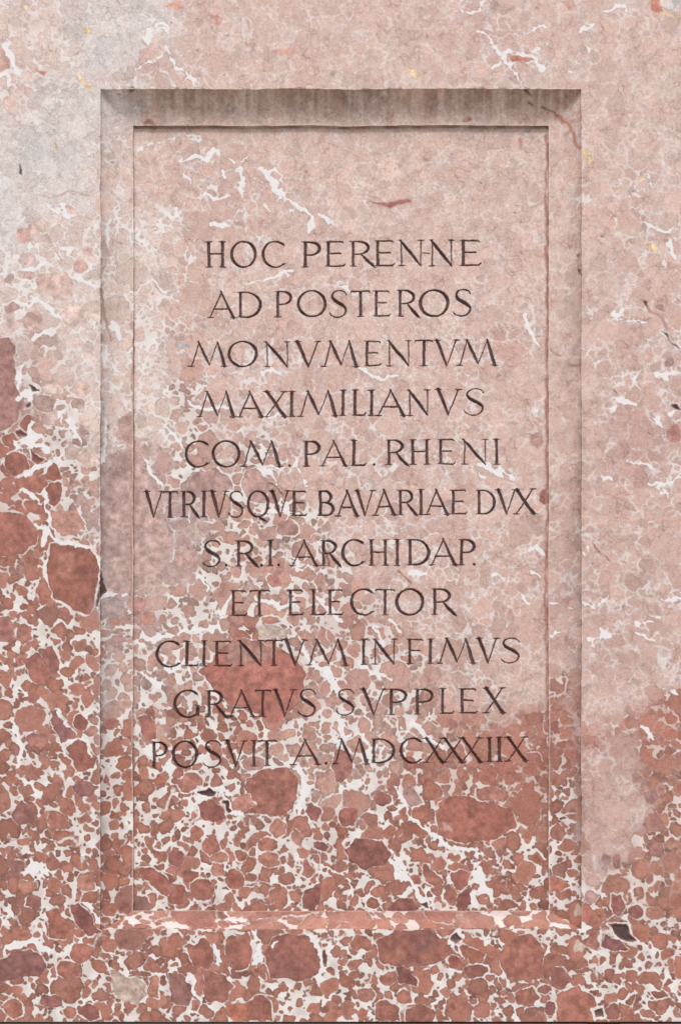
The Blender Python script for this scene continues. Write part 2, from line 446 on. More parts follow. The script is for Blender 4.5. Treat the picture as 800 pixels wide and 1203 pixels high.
clast([(232, 943), (248, 938), (262, 950), (266, 962), (250, 968), (236, 962)], (152, 98, 87), 2)
clast([(278, 938), (292, 932), (298, 948), (282, 955), (268, 950)], (190, 136, 120), 1.6)
clast((300, 897, 14, 9), (178, 136, 126), 2); clast((222, 918, 16, 12), (178, 122, 108), 2.2)
clast((205, 905, 10, 9), RB, 2)
clast([(405, 998), (420, 984), (448, 988), (460, 1002), (452, 1018), (430, 1021), (408, 1010)], (146, 96, 86), 2, .1)
clast([(512, 952), (525, 936), (552, 936), (578, 946), (600, 950), (606, 972), (575, 988), (545, 990), (514, 985)], (164, 106, 91), 2, .13)
clast([(519, 966), (526, 966), (533, 980), (522, 978)], (188, 148, 138), 0, .04)
clast((402, 900, 12, 20), (160, 110, 100), 1.4); clast((410, 960, 12, 13), (158, 102, 90), 2)
clast([(478, 917), (486, 925), (497, 945), (482, 950), (474, 935)], (176, 140, 132), 2)
clast((450, 940, 11, 9), (156, 102, 92), 2.4); clast((463, 922, 8, 12), (176, 122, 108), 2)
clast((572, 912, 10, 12), (172, 112, 96), 1.6)
clast([(560, 925), (580, 925), (600, 935), (590, 942), (562, 940)], (176, 122, 108), 2.4)
clast([(497, 1015), (505, 1018), (522, 1038), (512, 1042), (498, 1036)], RD, 2.4)
clast([(529, 1030), (540, 1024), (553, 1028), (548, 1042), (535, 1045)], (172, 112, 98), 2.2)
clast([(538, 1048), (552, 1045), (556, 1060), (548, 1068), (536, 1066)], (144, 92, 84), 2)
clast([(355, 1055), (362, 1044), (374, 1042), (377, 1058), (370, 1070), (356, 1068)], (144, 92, 84), 2.6)
clast((239, 1045, 14, 12), (162, 108, 94), 2.4); clast((276, 1034, 12, 13), (168, 108, 92), 2.4)
clast((247, 995, 11, 9), RD, 2.2); clast((315, 993, 13, 9), RD, 2.4); clast((315, 1010, 13, 9), (176, 120, 104), 2.4)
clast((283, 1005, 8, 7), RD, 2.2); clast((297, 1002, 5, 6), RL, 2); clast((255, 1022, 9, 9), RL, 2.2); clast((225, 1028, 9, 8), RB, 2.4)
clast((257, 1008, 9, 7), RL, 2); clast((207, 1008, 10, 11), (158, 104, 94), 2); clast((206, 1050, 12, 14), (152, 98, 86), 2)
clast((348, 985, 8, 10), (178, 128, 114), 2); clast((368, 955, 9, 9), (152, 100, 92), 2); clast((326, 973, 9, 11), RL, 2)
clast([(378, 990), (388, 998), (384, 1002), (370, 1000), (366, 990)], (140, 92, 86), 2)
clast([(458, 1068), (470, 1056), (484, 1055), (494, 1066), (490, 1072), (455, 1072)], (142, 92, 84), 2)
clast((393, 1088, 0.1, 0.1), RL, 0)
clast((300, 940, .1, .1), RL)
clast((196, 1032, 8, 6), RB, 2)
clast([(160, 1022), (176, 1020), (196, 1030), (204, 1048), (196, 1056), (180, 1046)], (158, 102, 88), 2.4, .1)
clast([(154, 1052), (170, 1054), (180, 1066), (176, 1073), (152, 1072)], (150, 108, 100), 2.2)
clast((246, 1070, 9, 6), (150, 98, 88), 2.4)
# moulding, bottom
clast([(452, 1073), (500, 1072), (508, 1078), (508, 1090), (448, 1090)], (184, 122, 106), 1.8, .06)
clast([(546, 1076), (566, 1074), (574, 1082), (568, 1090), (546, 1090)], (190, 128, 110), 1.8, .06)
clast([(630, 1072), (660, 1072), (670, 1084), (655, 1090), (632, 1088)], (188, 124, 106), 1.8, .06)
# below the panel
clast([(310, 1120), (322, 1102), (345, 1097), (366, 1100), (374, 1120), (376, 1145), (356, 1156), (320, 1150)], (154, 102, 90), 2.0, .10)
clast([(268, 1102), (290, 1097), (297, 1115), (292, 1140), (276, 1142), (266, 1122)], (164, 108, 94), 1.8, .1)
clast([(218, 1112), (240, 1104), (250, 1118), (248, 1138), (226, 1136)], (166, 108, 94), 2, .1)
clast([(198, 1145), (215, 1146), (228, 1165), (222, 1185), (200, 1180)], (146, 102, 95), 2, .12)
clast([(238, 1140), (262, 1144), (276, 1160), (262, 1180), (240, 1176)], (158, 106, 94), 2)
clast([(284, 1180), (305, 1170), (318, 1180), (320, 1200), (284, 1200)], (160, 104, 90), 2.4)
clast((278, 1190, 12, 12), (186, 120, 98), 1.5)
clast([(444, 1104), (470, 1094), (505, 1094), (530, 1108), (533, 1124), (512, 1134), (470, 1140), (448, 1130)], (158, 104, 91), 2, .12)
clast([(478, 1098), (510, 1098), (516, 1112), (500, 1120), (480, 1112)], (142, 96, 88), 0, .08, 6)
clast([(463, 1138), (474, 1136), (486, 1150), (490, 1160), (468, 1156)], (140, 90, 82), 2.4)
clast((425, 1110, 13, 10), RD, 2.2); clast((455, 1150, 9, 10), RD, 2); clast((416, 1135, 9, 6), RD, 2)
clast([(544, 1114), (556, 1112), (570, 1122), (566, 1134), (552, 1134)], (162, 104, 88), 2.4)
clast((560, 1142, 15, 7), (150, 98, 86), 2.4); clast((535, 1134, 9, 8), (158, 100, 86), 2)
clast([(440, 1182), (456, 1176), (470, 1184), (470, 1200), (440, 1200)], (158, 104, 90), 2.4)
clast([(478, 1186), (500, 1182), (512, 1192), (506, 1203), (478, 1203)], (156, 102, 88), 2.4)
clast((430, 1170, 10, 9), (172, 120, 106), 2); clast((475, 1172, 9, 8), RD, 2)
clast([(590, 1110), (625, 1098), (640, 1120), (636, 1150), (600, 1156), (586, 1130)], (166, 110, 95), 1.6, .12)
clast([(655, 1170), (680, 1160), (698, 1175), (698, 1203), (655, 1203)], (172, 114, 98), 1.8, .1)
clast([(645, 1140), (662, 1138), (672, 1152), (660, 1166), (648, 1160)], (150, 100, 90), 2)
clast([(604, 1166), (625, 1160), (634, 1175), (622, 1184), (606, 1180)], RD, 2.4)
clast((640, 1165, 8, 6), (150, 98, 88), 2.2); clast((645, 1185, 8, 7), (150, 98, 90), 2.2)
clast([(712, 1100), (730, 1104), (740, 1115), (722, 1120), (708, 1112)], (146, 98, 94), 2)
clast((698, 1110, 9, 5), (176, 122, 108), 1)
clast([(672, 1115), (680, 1104), (690, 1112), (684, 1120), (674, 1120)], (206, 184, 168), 1)
clast([(765, 1165), (778, 1163), (786, 1172), (770, 1176)], (160, 104, 92), 2.4)
clast((720, 1190, 10, 10), (158, 106, 94), 1.8)
clast([(718, 1053), (730, 1052), (736, 1066), (726, 1076), (716, 1066)], (152, 100, 90), 2.6)
clast((746, 1072, 9, 8), (148, 98, 92), 2.6); clast((688, 1075, 8, 11), (172, 112, 96), 2)
clast((695, 1055, 8, 7), (186, 148, 140), 2.4); clast((656, 1020, 9, 10), (162, 110, 98), 2.4)
clast((712, 1010, 6, 7), (168, 136, 132), .8); clast((725, 1012, 6, 8), (164, 122, 114), .8); clast((768, 968, 13, 10), (168, 122, 112), 1)
clast((765, 935, 9, 9), (170, 128, 124), .6); clast((640, 1065, 9, 7), (144, 96, 88), 2)
clast((772, 998, 9, 8), (164, 118, 112), 1)
# right border
clast([(786, 472), (796, 474), (804, 480), (795, 480)], (120, 78, 72), 2.5, .05)
clast((786, 426, 6, 6), (170, 136, 130), 1.2); clast((746, 430, 7, 5), (190, 158, 148), 1)
clast((793, 508, 8, 12), (180, 130, 120), 1.6); clast((777, 362, 6, 5), (192, 152, 140), 1)
clast((641, 585, 7, 9), (164, 112, 102), 0, .05); clast((632, 515, 8, 9), (178, 140, 132), 0, .1, 4)
clast([(430, 237), (449, 240), (476, 235), (486, 237), (470, 241), (456, 246), (444, 242)], (166, 108, 102), 0, .05)
clast([(660, 0), (672, 0), (676, 8), (668, 12)], (202, 160, 148), 0)
clast([(765, -6), (772, -5), (780, 8), (778, 14), (766, 14)], (196, 132, 114), 0)
clast([(772, -8), (802, -8), (800, 8), (790, 12), (778, 8)], (208, 196, 192), 1.0)
clast([(776, 12), (790, 13), (799, 20), (786, 17), (774, 14)], (228, 200, 158), 0, .03)
clast([(600, 66), (610, 64), (625, 67), (628, 70), (612, 73), (602, 72)], (198, 136, 116), 2.2, .06)
clast([(474, 81), (486, 82), (497, 88), (488, 91), (478, 86)], (228, 200, 158), 0, .03)
clast([(38, 78), (48, 81), (56, 83), (50, 88), (45, 86)], (196, 138, 122), 0, .05)
clast([(0, 55), (8, 58), (10, 82), (0, 86)], (206, 166, 154), 1.5)
clast([(685, 175), (693, 180), (697, 188), (694, 194), (688, 187)], (228, 200, 158), 1.6, .03)
clast([(752, 274), (761, 283), (772, 290), (770, 297), (760, 288)], (228, 200, 158), 0, .03)
clast((728, 219, 3, 2), (226, 192, 130), 0); clast((752, 209, 5, 2), (232, 202, 160), 0)
clast([(90, 80), (94, 88), (104, 98), (112, 106), (102, 103), (92, 92)], (228, 200, 158), 0, .03)
clast((102, 35, 3, 5), (236, 210, 158), 0); clast((30, 7, 3, 4), (236, 206, 166), 0); clast((66, 171, 2, 6), (214, 196, 168), 0)
clast((205, 6, 12, 4), (214, 160, 142), 0, .05, 3); clast((256, 22, 5, 6), (206, 158, 142), 0, .05, 2)
clast((335, 60, 14, 4), (206, 158, 144), 0, .08, 4)
clast((631, 483, 9, 6), (215, 204, 200), 0, .03, 2); clast((213, 407, 9, 3), (182, 174, 174), 0, .05, 2)
clast((155, 105, 5, 4), (150, 104, 92), 0, .05, 2); clast((176, 145, 6, 3), (164, 120, 106), 0, .05, 2)
clast((548, 141, 7, 3), (176, 130, 116), 0, .05, 2); clast((612, 167, 3, 6), (196, 148, 132), 0)
clast((155, 80, .1, .1), RL)

# --- calcite veins
V = [([(217, 186), (232, 184), (245, 186)], 6), ([(245, 186), (250, 172)], 3.5), ([(250, 173), (262, 184), (279, 190)], 7),
     ([(279, 192), (283, 212), (285, 230)], 8), ([(282, 188), (292, 184)], 3), ([(304, 198), (315, 208), (326, 216)], 6),
     ([(316, 206), (322, 197), (333, 203), (331, 214)], 3), ([(324, 218), (332, 228), (340, 232)], 8), ([(338, 232), (350, 243), (367, 256)], 3.5),
     ([(335, 234), (342, 248), (350, 256)], 2), ([(362, 272), (367, 258)], 5), ([(345, 268), (352, 266)], 3), ([(377, 253), (391, 264)], 4),
     ([(250, 262), (267, 266)], 6), ([(241, 229), (252, 231), (272, 230)], 4), ([(216, 200), (222, 209), (230, 219)], 2), ([(262, 200), (266, 206)], 5),
     ([(163, 177), (180, 168), (205, 160)], 1.8), ([(217, 158), (224, 166), (236, 166), (234, 160), (220, 160)], 2), ([(310, 240), (318, 246)], 3),
     ([(172, 34), (172, 48)], 9), ([(178, 30), (190, 22), (196, 33), (186, 32)], 4), ([(193, 50), (205, 74), (214, 84), (240, 104)], 2.6), ([(160, 82), (176, 72), (190, 65)], 2.4),
     ([(200, 100), (225, 88), (246, 106)], 1.6), ([(4, 50), (11, 60), (14, 76), (22, 84)], 6), ([(0, 88), (10, 90), (12, 100)], 5),
     ([(540, 12), (552, 14), (562, 10), (568, 0)], 2.5), ([(573, 82), (590, 67), (600, 73), (604, 86), (612, 98)], 3), ([(590, 67), (597, 60), (625, 64), (640, 82)], 2.2),
     ([(558, 35), (572, 38), (580, 52), (590, 66)], 1.8), ([(624, 36), (632, 28), (642, 34)], 2.4), ([(714, 12), (722, 5), (738, 5), (738, 10)], 3.5),
     ([(684, 36), (694, 29)], 5), ([(690, 52), (696, 66)], 2), ([(628, 58), (634, 54)], 4), ([(634, 78), (638, 84)], 4), ([(662, 88), (668, 86)], 3),
     ([(755, 262), (766, 268), (785, 271)], 3), ([(784, 281), (800, 281)], 4), ([(786, 284), (792, 300)], 5), ([(716, 371), (726, 366)], 9), ([(722, 372), (736, 376), (758, 378)], 2.2),
     ([(770, 440), (788, 438)], 10), ([(722, 468), (735, 470), (750, 473)], 6), ([(716, 484), (730, 474)], 4), ([(742, 448), (748, 440)], 4), ([(768, 490), (778, 498)], 3),
     ([(785, 486), (798, 478)], 3), ([(684, 708), (700, 712), (712, 703)], 3.2), ([(686, 750), (705, 751), (720, 747)], 3.2), ([(705, 741), (709, 749)], 6),
     ([(692, 748), (698, 760)], 2.5), ([(748, 746), (756, 748), (768, 753)], 3.5), ([(748, 733), (770, 732)], 3.5), ([(770, 727), (774, 724)], 5), ([(780, 706), (800, 703)], 3),
     ([(617, 370), (622, 388), (634, 408)], 4.5), ([(645, 712), (660, 713)], 3), ([(668, 718), (678, 722)], 3), ([(648, 777), (652, 768), (662, 766)], 5),
     ([(752, 852), (762, 858), (768, 868)], 3.5), ([(792, 812), (797, 818)], 5), ([(760, 565), (775, 572), (800, 560)], 2.4), ([(770, 570), (784, 582)], 3),
     ([(706, 560), (720, 562)], 3.5), ([(735, 540), (765, 548)], 2), ([(684, 650), (696, 652), (690, 640)], 2.5),
     ([(497, 1060), (506, 1076), (509, 1090), (517, 1102)], 2.6), ([(503, 1058), (513, 1076), (521, 1078)], 2.2), ([(529, 1106), (537, 1094), (545, 1105), (540, 1115), (545, 1128)], 3),
     ([(529, 1106), (536, 1122), (540, 1124)], 3), ([(536, 1092), (540, 1080)], 3.5), ([(365, 1100), (374, 1116), (378, 1140), (374, 1156)], 3.4),
     ([(371, 1103), (386, 1108), (386, 1122), (378, 1126)], 3.6), ([(306, 1112), (297, 1138)], 4), ([(303, 1112), (308, 1128), (299, 1136)], 3.5), ([(252, 1112), (256, 1130)], 6),
     ([(222, 1143), (233, 1175)], 4.5), ([(295, 1090), (300, 1108)], 9), ([(322, 1108), (318, 1116)], 5), ([(246, 925), (262, 936), (272, 955), (284, 956)], 3.5), ([(234, 924), (256, 926), (275, 935)], 3),
     ([(240, 938), (232, 934)], 3), ([(350, 905), (360, 930), (350, 955)], 6), ([(560, 1010), (566, 1040), (572, 1052)], 14), ([(554, 1052), (558, 1066)], 5),
     ([(462, 1000), (478, 1030), (488, 1050), (505, 1066)], 4.5), ([(462, 1012), (470, 1034)], 12), ([(465, 925), (480, 960), (520, 992), (560, 998)], 4), ([(466, 955), (474, 946)], 9),
     ([(30, 1030), (45, 1018), (60, 1028)], 9), ([(42, 1036), (50, 1010)], 7), ([(102, 1058), (112, 1078), (122, 1088)], 3.4), ([(8, 1115), (40, 1106), (58, 1120)], 6),
     ([(64, 832), (76, 848), (94, 868)], 2.6), ([(78, 873), (94, 868), (104, 872), (108, 886)], 3), ([(15, 855), (26, 880), (20, 902)], 4.5), ([(28, 920), (48, 932), (36, 936)], 5),
     ([(44, 616), (52, 618), (62, 632), (104, 644)], 4.5), ([(56, 600), (58, 618)], 3), ([(54, 618), (50, 640)], 5), ([(112, 654), (118, 670), (120, 700)], 3), ([(112, 716), (124, 698), (150, 700)], 3),
     ([(18, 460), (22, 440), (30, 424)], 3.5), ([(20, 466), (34, 464), (42, 476)], 10), ([(26, 520), (40, 512), (52, 530)], 12), ([(36, 500), (34, 530)], 8), ([(26, 560), (44, 548), (58, 544)], 6),
     ([(54, 574), (54, 600)], 4), ([(24, 576), (48, 590)], 4), ([(70, 488), (84, 494), (90, 520)], 9), ([(70, 480), (76, 500)], 8), ([(56, 545), (72, 536)], 4),
     ([(118, 484), (124, 500), (122, 540)], 3.5), ([(120, 404), (132, 432), (142, 436)], 2.5), ([(124, 428), (118, 400)], 3), ([(134, 245), (138, 252)], 7), ([(128, 258), (127, 292)], 3),
     ([(56, 240), (66, 250), (72, 244)], 6), ([(72, 240), (76, 254), (90, 254)], 5), ([(60, 255), (66, 250)], 5), ([(30, 292), (50, 288)], 8), ([(28, 318), (48, 314)], 6),
     ([(86, 320), (98, 330), (112, 334)], 5), ([(104, 302), (108, 318)], 3), ([(36, 345), (52, 360), (70, 372)], 4), ([(38, 398), (54, 392)], 6), ([(160, 275), (174, 288)], 4),
     ([(132, 378), (138, 396)], 6), ([(14, 352), (36, 360), (46, 352)], 3.5), ([(160, 745), (176, 752), (200, 745)], 9), ([(188, 770), (200, 790), (216, 782)], 9), ([(165, 790), (190, 808)], 8),
     ([(175, 880), (195, 886), (200, 905)], 12), ([(210, 745), (240, 738), (262, 742)], 8), ([(216, 765), (222, 790)], 8), ([(365, 780), (385, 790), (395, 812)], 12), ([(360, 770), (352, 750)], 6),
     ([(395, 870), (412, 860), (440, 876), (452, 884)], 9), ([(404, 848), (400, 872)], 9), ([(485, 850), (500, 862), (520, 880)], 6), ([(470, 850), (480, 868), (470, 890)], 8), ([(425, 780), (436, 790), (460, 800)], 5),
     ([(310, 602), (330, 600), (350, 606)], 5), ([(345, 540), (352, 552), (360, 566)], 7), ([(300, 548), (315, 556), (330, 580)], 4), ([(222, 600), (224, 612)], 4), ([(228, 674), (244, 690), (240, 700)], 8),
     ([(270, 700), (262, 722)], 6), ([(300, 702), (330, 712), (350, 706)], 5), ([(370, 700), (386, 716), (400, 728)], 6), ([(345, 655), (350, 668), (362, 664)], 3.5), ([(376, 640), (384, 655)], 3),
     ([(560, 545), (574, 548), (590, 558)], 5), ([(588, 550), (604, 564)], 4), ([(570, 560), (556, 552)], 3), ([(620, 645), (630, 640), (636, 650)], 5), ([(624, 668), (636, 680)], 5),
     ([(575, 676), (592, 677)], 3), ([(612, 700), (622, 712)], 3), ([(480, 672), (500, 676)], 3), ([(462, 728), (470, 742)], 6), ([(440, 740), (448, 756)], 5),
     ([(225, 470), (240, 480), (270, 478)], 5), ([(190, 500), (206, 512), (216, 530)], 4), ([(170, 540), (180, 560), (190, 570)], 3), ([(310, 490), (330, 486)], 4), ([(290, 330), (320, 326), (345, 318)], 4),
     ([(400, 330), (410, 340)], 4), ([(180, 330), (190, 345), (200, 340)], 3), ([(300, 440), (330, 436)], 3), ([(420, 430), (440, 444), (470, 440)], 4)]
for p, wd_ in V: vein(p, wd_)
# red thread on the right of the moulding, brown rust threads
vein([(636, 124), (650, 130), (657, 137)], 1.6, (130, 92, 84))
vein([(656, 136), (667, 144), (673, 156), (675, 168), (682, 173)], 4.6, (184, 126, 108))
vein([(618, 104), (624, 112)], 5, (126, 86, 72)); vein([(622, 120), (626, 124)], 3, (130, 94, 84))
vein([(752, 352), (758, 355), (764, 364), (778, 374), (784, 386)], 4, (186, 144, 134))
vein([(45, 230), (60, 232), (85, 224), (105, 229)], 1.6, (194, 150, 136))
vein([(56, 276), (64, 292), (72, 304)], 1.4, (178, 146, 132))
vein([(118, 340), (123, 366), (130, 400)], 2.2, (178, 136, 124))
vein([(642, 160), (643, 400), (642, 700), (643, 860)], 3.2, (172, 124, 112))
vein([(157, 380), (156, 500), (155, 700)], 3.0, (172, 128, 118))
vein([(695, 635), (706, 652), (716, 660)], 1.8, (146, 108, 98))
vein([(668, 430), (682, 429)], 1.4, (140, 104, 98)); vein([(646, 408), (658, 418)], 1.6, (160, 118, 108))
vein([(468, 670), (478, 678), (484, 684)], 2.4, (160, 104, 88))
vein([(380, 640), (384, 650), (386, 664)], 3.0, (130, 84, 78))
vein([(315, 568), (324, 572), (330, 580)], 3, (120, 76, 68))
# grey and brown streaks along the outer sides of the moulding
stain(676, 420, 5, 60, (172, 152, 144), .42, 0, 51); stain(676, 620, 6, 90, (172, 152, 144), .42, 0, 52)
stain(676, 780, 5, 70, (172, 152, 144), .42, 0, 53); stain(676, 320, 5, 40, (172, 152, 144), .42, 0, 54)
stain(680, 940, 5, 60, (134, 100, 92), .6, 0, 55); stain(676, 500, 5, 50, (172, 152, 144), .42, 0, 56)
stain(122, 720, 5, 90, (190, 182, 180), .6, 0, 57); stain(124, 500, 5, 90, (200, 186, 182), .5, 0, 58); stain(123, 860, 5, 60, (196, 186, 182), .6, 0, 59)
stain(121, 1000, 4, 70, (132, 102, 96), .5, 0, 60); stain(122, 280, 3, 60, (184, 152, 142), .5, 0, 61)
stain(636, 920, 14, 34, (140, 88, 78), .5, 0, 62)

# --- hollows and open cracks
for pts, c, r_ in (([(713, 1087), (726, 1087), (738, 1091), (748, 1107), (735, 1103), (724, 1096)], (84, 64, 62), 2.4),
                   ([(695, 1189), (707, 1185), (710, 1192), (698, 1197)], (104, 84, 74), 3.0),
                   ([(536, 1098), (543, 1105), (537, 1111), (530, 1105)], (104, 78, 74), 2.6),
                   ([(234, 931), (247, 925), (254, 934), (244, 935)], (84, 62, 60), 2.0),
                   ([(261, 942), (266, 944), (272, 954), (268, 956)], (78, 56, 54), 2.0),
                   ([(33, 452), (42, 454), (47, 461), (40, 461)], (96, 74, 70), 2.4),
                   ([(30, 479), (36, 474), (36, 480), (30, 482)], (90, 72, 68), 2.0),
                   ([(20, 504), (26, 504), (33, 511), (24, 510)], (120, 84, 78), 2.0),
                   ([(34, 526), (40, 533), (52, 538), (46, 544), (38, 540)], (130, 86, 76), 2.0),
                   ([(119, 671), (125, 697), (120, 698), (114, 714), (111, 712), (117, 696)], (92, 62, 56), 2.0),
                   ([(21, 193), (24, 196), (27, 206), (23, 202)], (74, 66, 64), 0),
                   ([(754, 352), (761, 354), (764, 362), (758, 357)], (110, 78, 72), 0),
                   ([(776, 387), (784, 391), (790, 402), (799, 410), (792, 407), (786, 398)], (84, 58, 54), 1.8),
                   ([(786, 474), (794, 475), (800, 480), (792, 480)], (86, 58, 54), 0),
                   ([(719, 453), (724, 460), (728, 464), (722, 461)], (130, 96, 88), 0),
                   ([(760, 503), (764, 508), (768, 511), (763, 510)], (136, 104, 98), 0),
                   ([(704, 1075), (700, 1078), (704, 1082)], (140, 100, 90), 0),
                   ([(378, 1118), (383, 1114), (382, 1128), (379, 1138)], (110, 76, 70), 2.2),
                   ([(125, 499), (128, 502), (130, 507), (127, 504)], (120, 90, 84), 0),
                   ([(496, 1062), (500, 1062), (503, 1070), (499, 1069)], (100, 72, 68), 1.6),
                   ([(679, 314), (683, 317), (685, 324), (681, 322)], (96, 60, 54), 0),
                   ([(677, 300), (681, 298), (681, 303)], (120, 86, 80), 0),
                   ([(703, 276), (708, 275), (707, 279)], (150, 96, 86), 0),
                   ([(557, 1008), (559, 1008), (559, 1012), (557, 1011)], (150, 150, 152), 0)):
    cavity(pts, c, 1.6, r_)
for k in range(150):            # tiny pits
    x, y = rng.uniform(0, 800), rng.uniform(0, 1195)
    if 165 < x < 635 and 270 < y < 915: r = rng.uniform(.5, .9)
    else: r = rng.uniform(.5, 1.3)
    cavity([(x - r * 1.6, y), (x, y - r), (x + r * 1.5, y + r * .3), (x, y + r)], (128, 88, 80), 0, 0)

# ------------------------------------------------------------------ stone section
OL, OR_, OT, OB = 118., 683., 104., 1092.        # outer edge of the moulding
IL, IR, IT, IB = 155., 646., 137., 1066.         # inner edge
F1D, COVE, F2D = 3.0, 18.0, 5.0
DP = F1D + COVE + F2D
EDGE = vnoise(SH, 3.2, 90) * .6 + vnoise(SH, 12, 91) * .6

def bil(A, x, y):
    x = np.clip(x + MG, 0, FW - 1.001); y = np.clip(y + MG, 0, FH - 1.001)
    xi = x.astype(int); yi = y.astype(int); fx = x - xi; fy = y - yi
    if A.ndim == 3: fx = fx[..., None]; fy = fy[..., None]
    return (A[yi, xi] * (1 - fx) + A[yi, xi + 1] * fx) * (1 - fy) + (A[yi + 1, xi] * (1 - fx) + A[yi + 1, xi + 1] * fx) * fy

def face_uv(x, v, d):
    """where the pattern's drawing falls on a point of the stone: sections sunk deeper cut the block further in"""
    k = ZC / (ZC + d)
    return XC + (x - XC) * k, VC + (v - VC) * k

def cove_depth(x, v):
    s = np.minimum.reduce([(x - OL) / (IL - OL), (OR_ - x) / (OR_ - IR), (v - OT) / (IT - OT), (OB - v) / (OB - IB)])
    s = np.clip(s, 0, 1)
    c = 1 - (1 - s) ** 2.1
    d = F1D * np.clip(s / .012, 0, 1) + COVE * (.8 * c + .2 * s)
    return d

def panel_depth(x, v):
    e = np.minimum.reduce([x - IL, IR - x, v - IT, IB - v])
    return (F1D + COVE) + F2D * np.clip(e / .5, 0, 1)

def surround_depth(x, v):
    ex = np.maximum(OL - x, x - OR_); ey = np.maximum(OT - v, v - OB)
    e = np.maximum(ex, ey)            # distance outside the outer edge
    n = bil(EDGE, x, v)
    chip = np.clip((n - .62) * 4.5 - e * .9, 0, 1.6)
    return np.where(e < 4, chip, 0) + bil(DEP, x, v)

# ------------------------------------------------------------------ materials
def N(nt, t, **kw):
    n = nt.nodes.new(t)
    for k, vv in kw.items(): setattr(n, k, vv)
    return n

def marble(name):
    m = bpy.data.materials.new(name)
    m.use_nodes = True
    nt = m.node_tree; nt.nodes.clear(); L = nt.links.new
    out = N(nt, 'ShaderNodeOutputMaterial'); bs = N(nt, 'ShaderNodeBsdfPrincipled')
    L(bs.outputs[0], out.inputs[0])
    ac = N(nt, 'ShaderNodeAttribute', attribute_name='clast')
    am = N(nt, 'ShaderNodeAttribute', attribute_name='calcite')
    af = N(nt, 'ShaderNodeAttribute', attribute_name='matrix')
    ai = N(nt, 'ShaderNodeAttribute', attribute_name='ink')
    tcn = N(nt, 'ShaderNodeTexCoord')
    mp = N(nt, 'ShaderNodeMapping'); mp.inputs['Scale'].default_value = (1 / S, 1 / S, 1 / S)
    L(tcn.outputs['Object'], mp.inputs[0])
    def noise(scale, det=3, rough=.6, dist=0):
        n = N(nt, 'ShaderNodeTexNoise'); n.inputs['Scale'].default_value = scale
        n.inputs['Detail'].default_value = det; n.inputs['Roughness'].default_value = rough; n.inputs['Distortion'].default_value = dist
        L(mp.outputs[0], n.inputs['Vector']); return n.outputs['Fac']
    def math_(op, a, b=None, c=None):
        n = N(nt, 'ShaderNodeMath', operation=op)
        for i, q in enumerate((a, b, c)):
            if q is None: continue
            if isinstance(q, (int, float)): n.inputs[i].default_value = q
            else: L(q, n.inputs[i])
        return n.outputs[0]
    def rng_(v, a, b, c, d, smooth=False):
        n = N(nt, 'ShaderNodeMapRange')
        if smooth: n.interpolation_type = 'SMOOTHSTEP'
        L(v, n.inputs[0])
        for i, q in enumerate((a, b, c, d)): n.inputs[i + 1].default_value = q
        return n.outputs[0]
    def mul(col, f):
        n = N(nt, 'ShaderNodeVectorMath', operation='SCALE'); L(col, n.inputs[0]); L(f, n.inputs['Scale']); return n.outputs[0]
    fine = noise(.75, 3, .75); mid = noise(.16, 4, .65, .6); low = noise(.075, 4, .7, .4)
    # leathery cell grain of the red limestone
    vo = N(nt, 'ShaderNodeTexVoronoi', feature='DISTANCE_TO_EDGE'); vo.inputs['Scale'].default_value = .20
    wv = N(nt, 'ShaderNodeVectorMath', operation='MULTIPLY_ADD')
    nc = N(nt, 'ShaderNodeTexNoise'); nc.inputs['Scale'].default_value = .13; nc.inputs['Detail'].default_value = 3
    L(mp.outputs[0], nc.inputs['Vector'])
    L(nc.outputs['Color'], wv.inputs[0]); wv.inputs[1].default_value = (9, 9, 9); L(mp.outputs[0], wv.inputs[2])
    L(wv.outputs[0], vo.inputs['Vector'])
    vo2 = N(nt, 'ShaderNodeTexVoronoi', feature='DISTANCE_TO_EDGE'); vo2.inputs['Scale'].default_value = .095
    L(wv.outputs[0], vo2.inputs['Vector'])
    brk = rng_(noise(.07, 2), .35, .65, 0, 1)
    c1 = math_('SUBTRACT', 1.0, math_('MULTIPLY', rng_(vo.outputs[0], .0, .085, .24, 0), brk))
    c2 = math_('SUBTRACT', 1.0, math_('MULTIPLY', rng_(vo2.outputs[0], .0, .055, .26, 0), rng_(noise(.05, 2), .42, .62, 0, 1)))
    cell = math_('MULTIPLY', math_('MULTIPLY', c1, c2), 1.03)
    worm = rng_(noise(.5, 2, .6, 1.2), .3, .7, .87, 1.13)
    g = math_('MULTIPLY', rng_(fine, .3, .7, .84, 1.16), rng_(mid, .25, .75, .89, 1.11))
    g = math_('MULTIPLY', g, worm)
    g = math_('MULTIPLY', g, cell)
    g = math_('MULTIPLY', g, rng_(low, .3, .7, .93, 1.07))
    cb = N(nt, 'ShaderNodeCombineXYZ')
    for i, k in enumerate((.78, 1.12, 1.16)):
        L(math_('MULTIPLY_ADD', g, k, 1 - k), cb.inputs[i])
    vm = N(nt, 'ShaderNodeVectorMath', operation='MULTIPLY'); L(ac.outputs['Color'], vm.inputs[0]); L(cb.outputs[0], vm.inputs[1])
    clast_c = vm.outputs[0]
    g2 = math_('MULTIPLY', rng_(fine, .25, .75, .96, 1.04), rng_(mid, .25, .75, .93, 1.05))
    calc_c = mul(am.outputs['Color'], g2)
    fx = math_('ADD', af.outputs['Fac'], rng_(noise(.32, 2), .2, .8, -.5, .5))
    fac = rng_(fx, -.5, .55, 0, 1, True)
    # darker skin round each clast
    rim = math_('SUBTRACT', 1.0, math_('MULTIPLY', rng_(fx, -1.5, -.35, 0, 1, True), rng_(noise(.09, 3), .35, .7, .0, .30)))
    clast_c = mul(clast_c, rim)
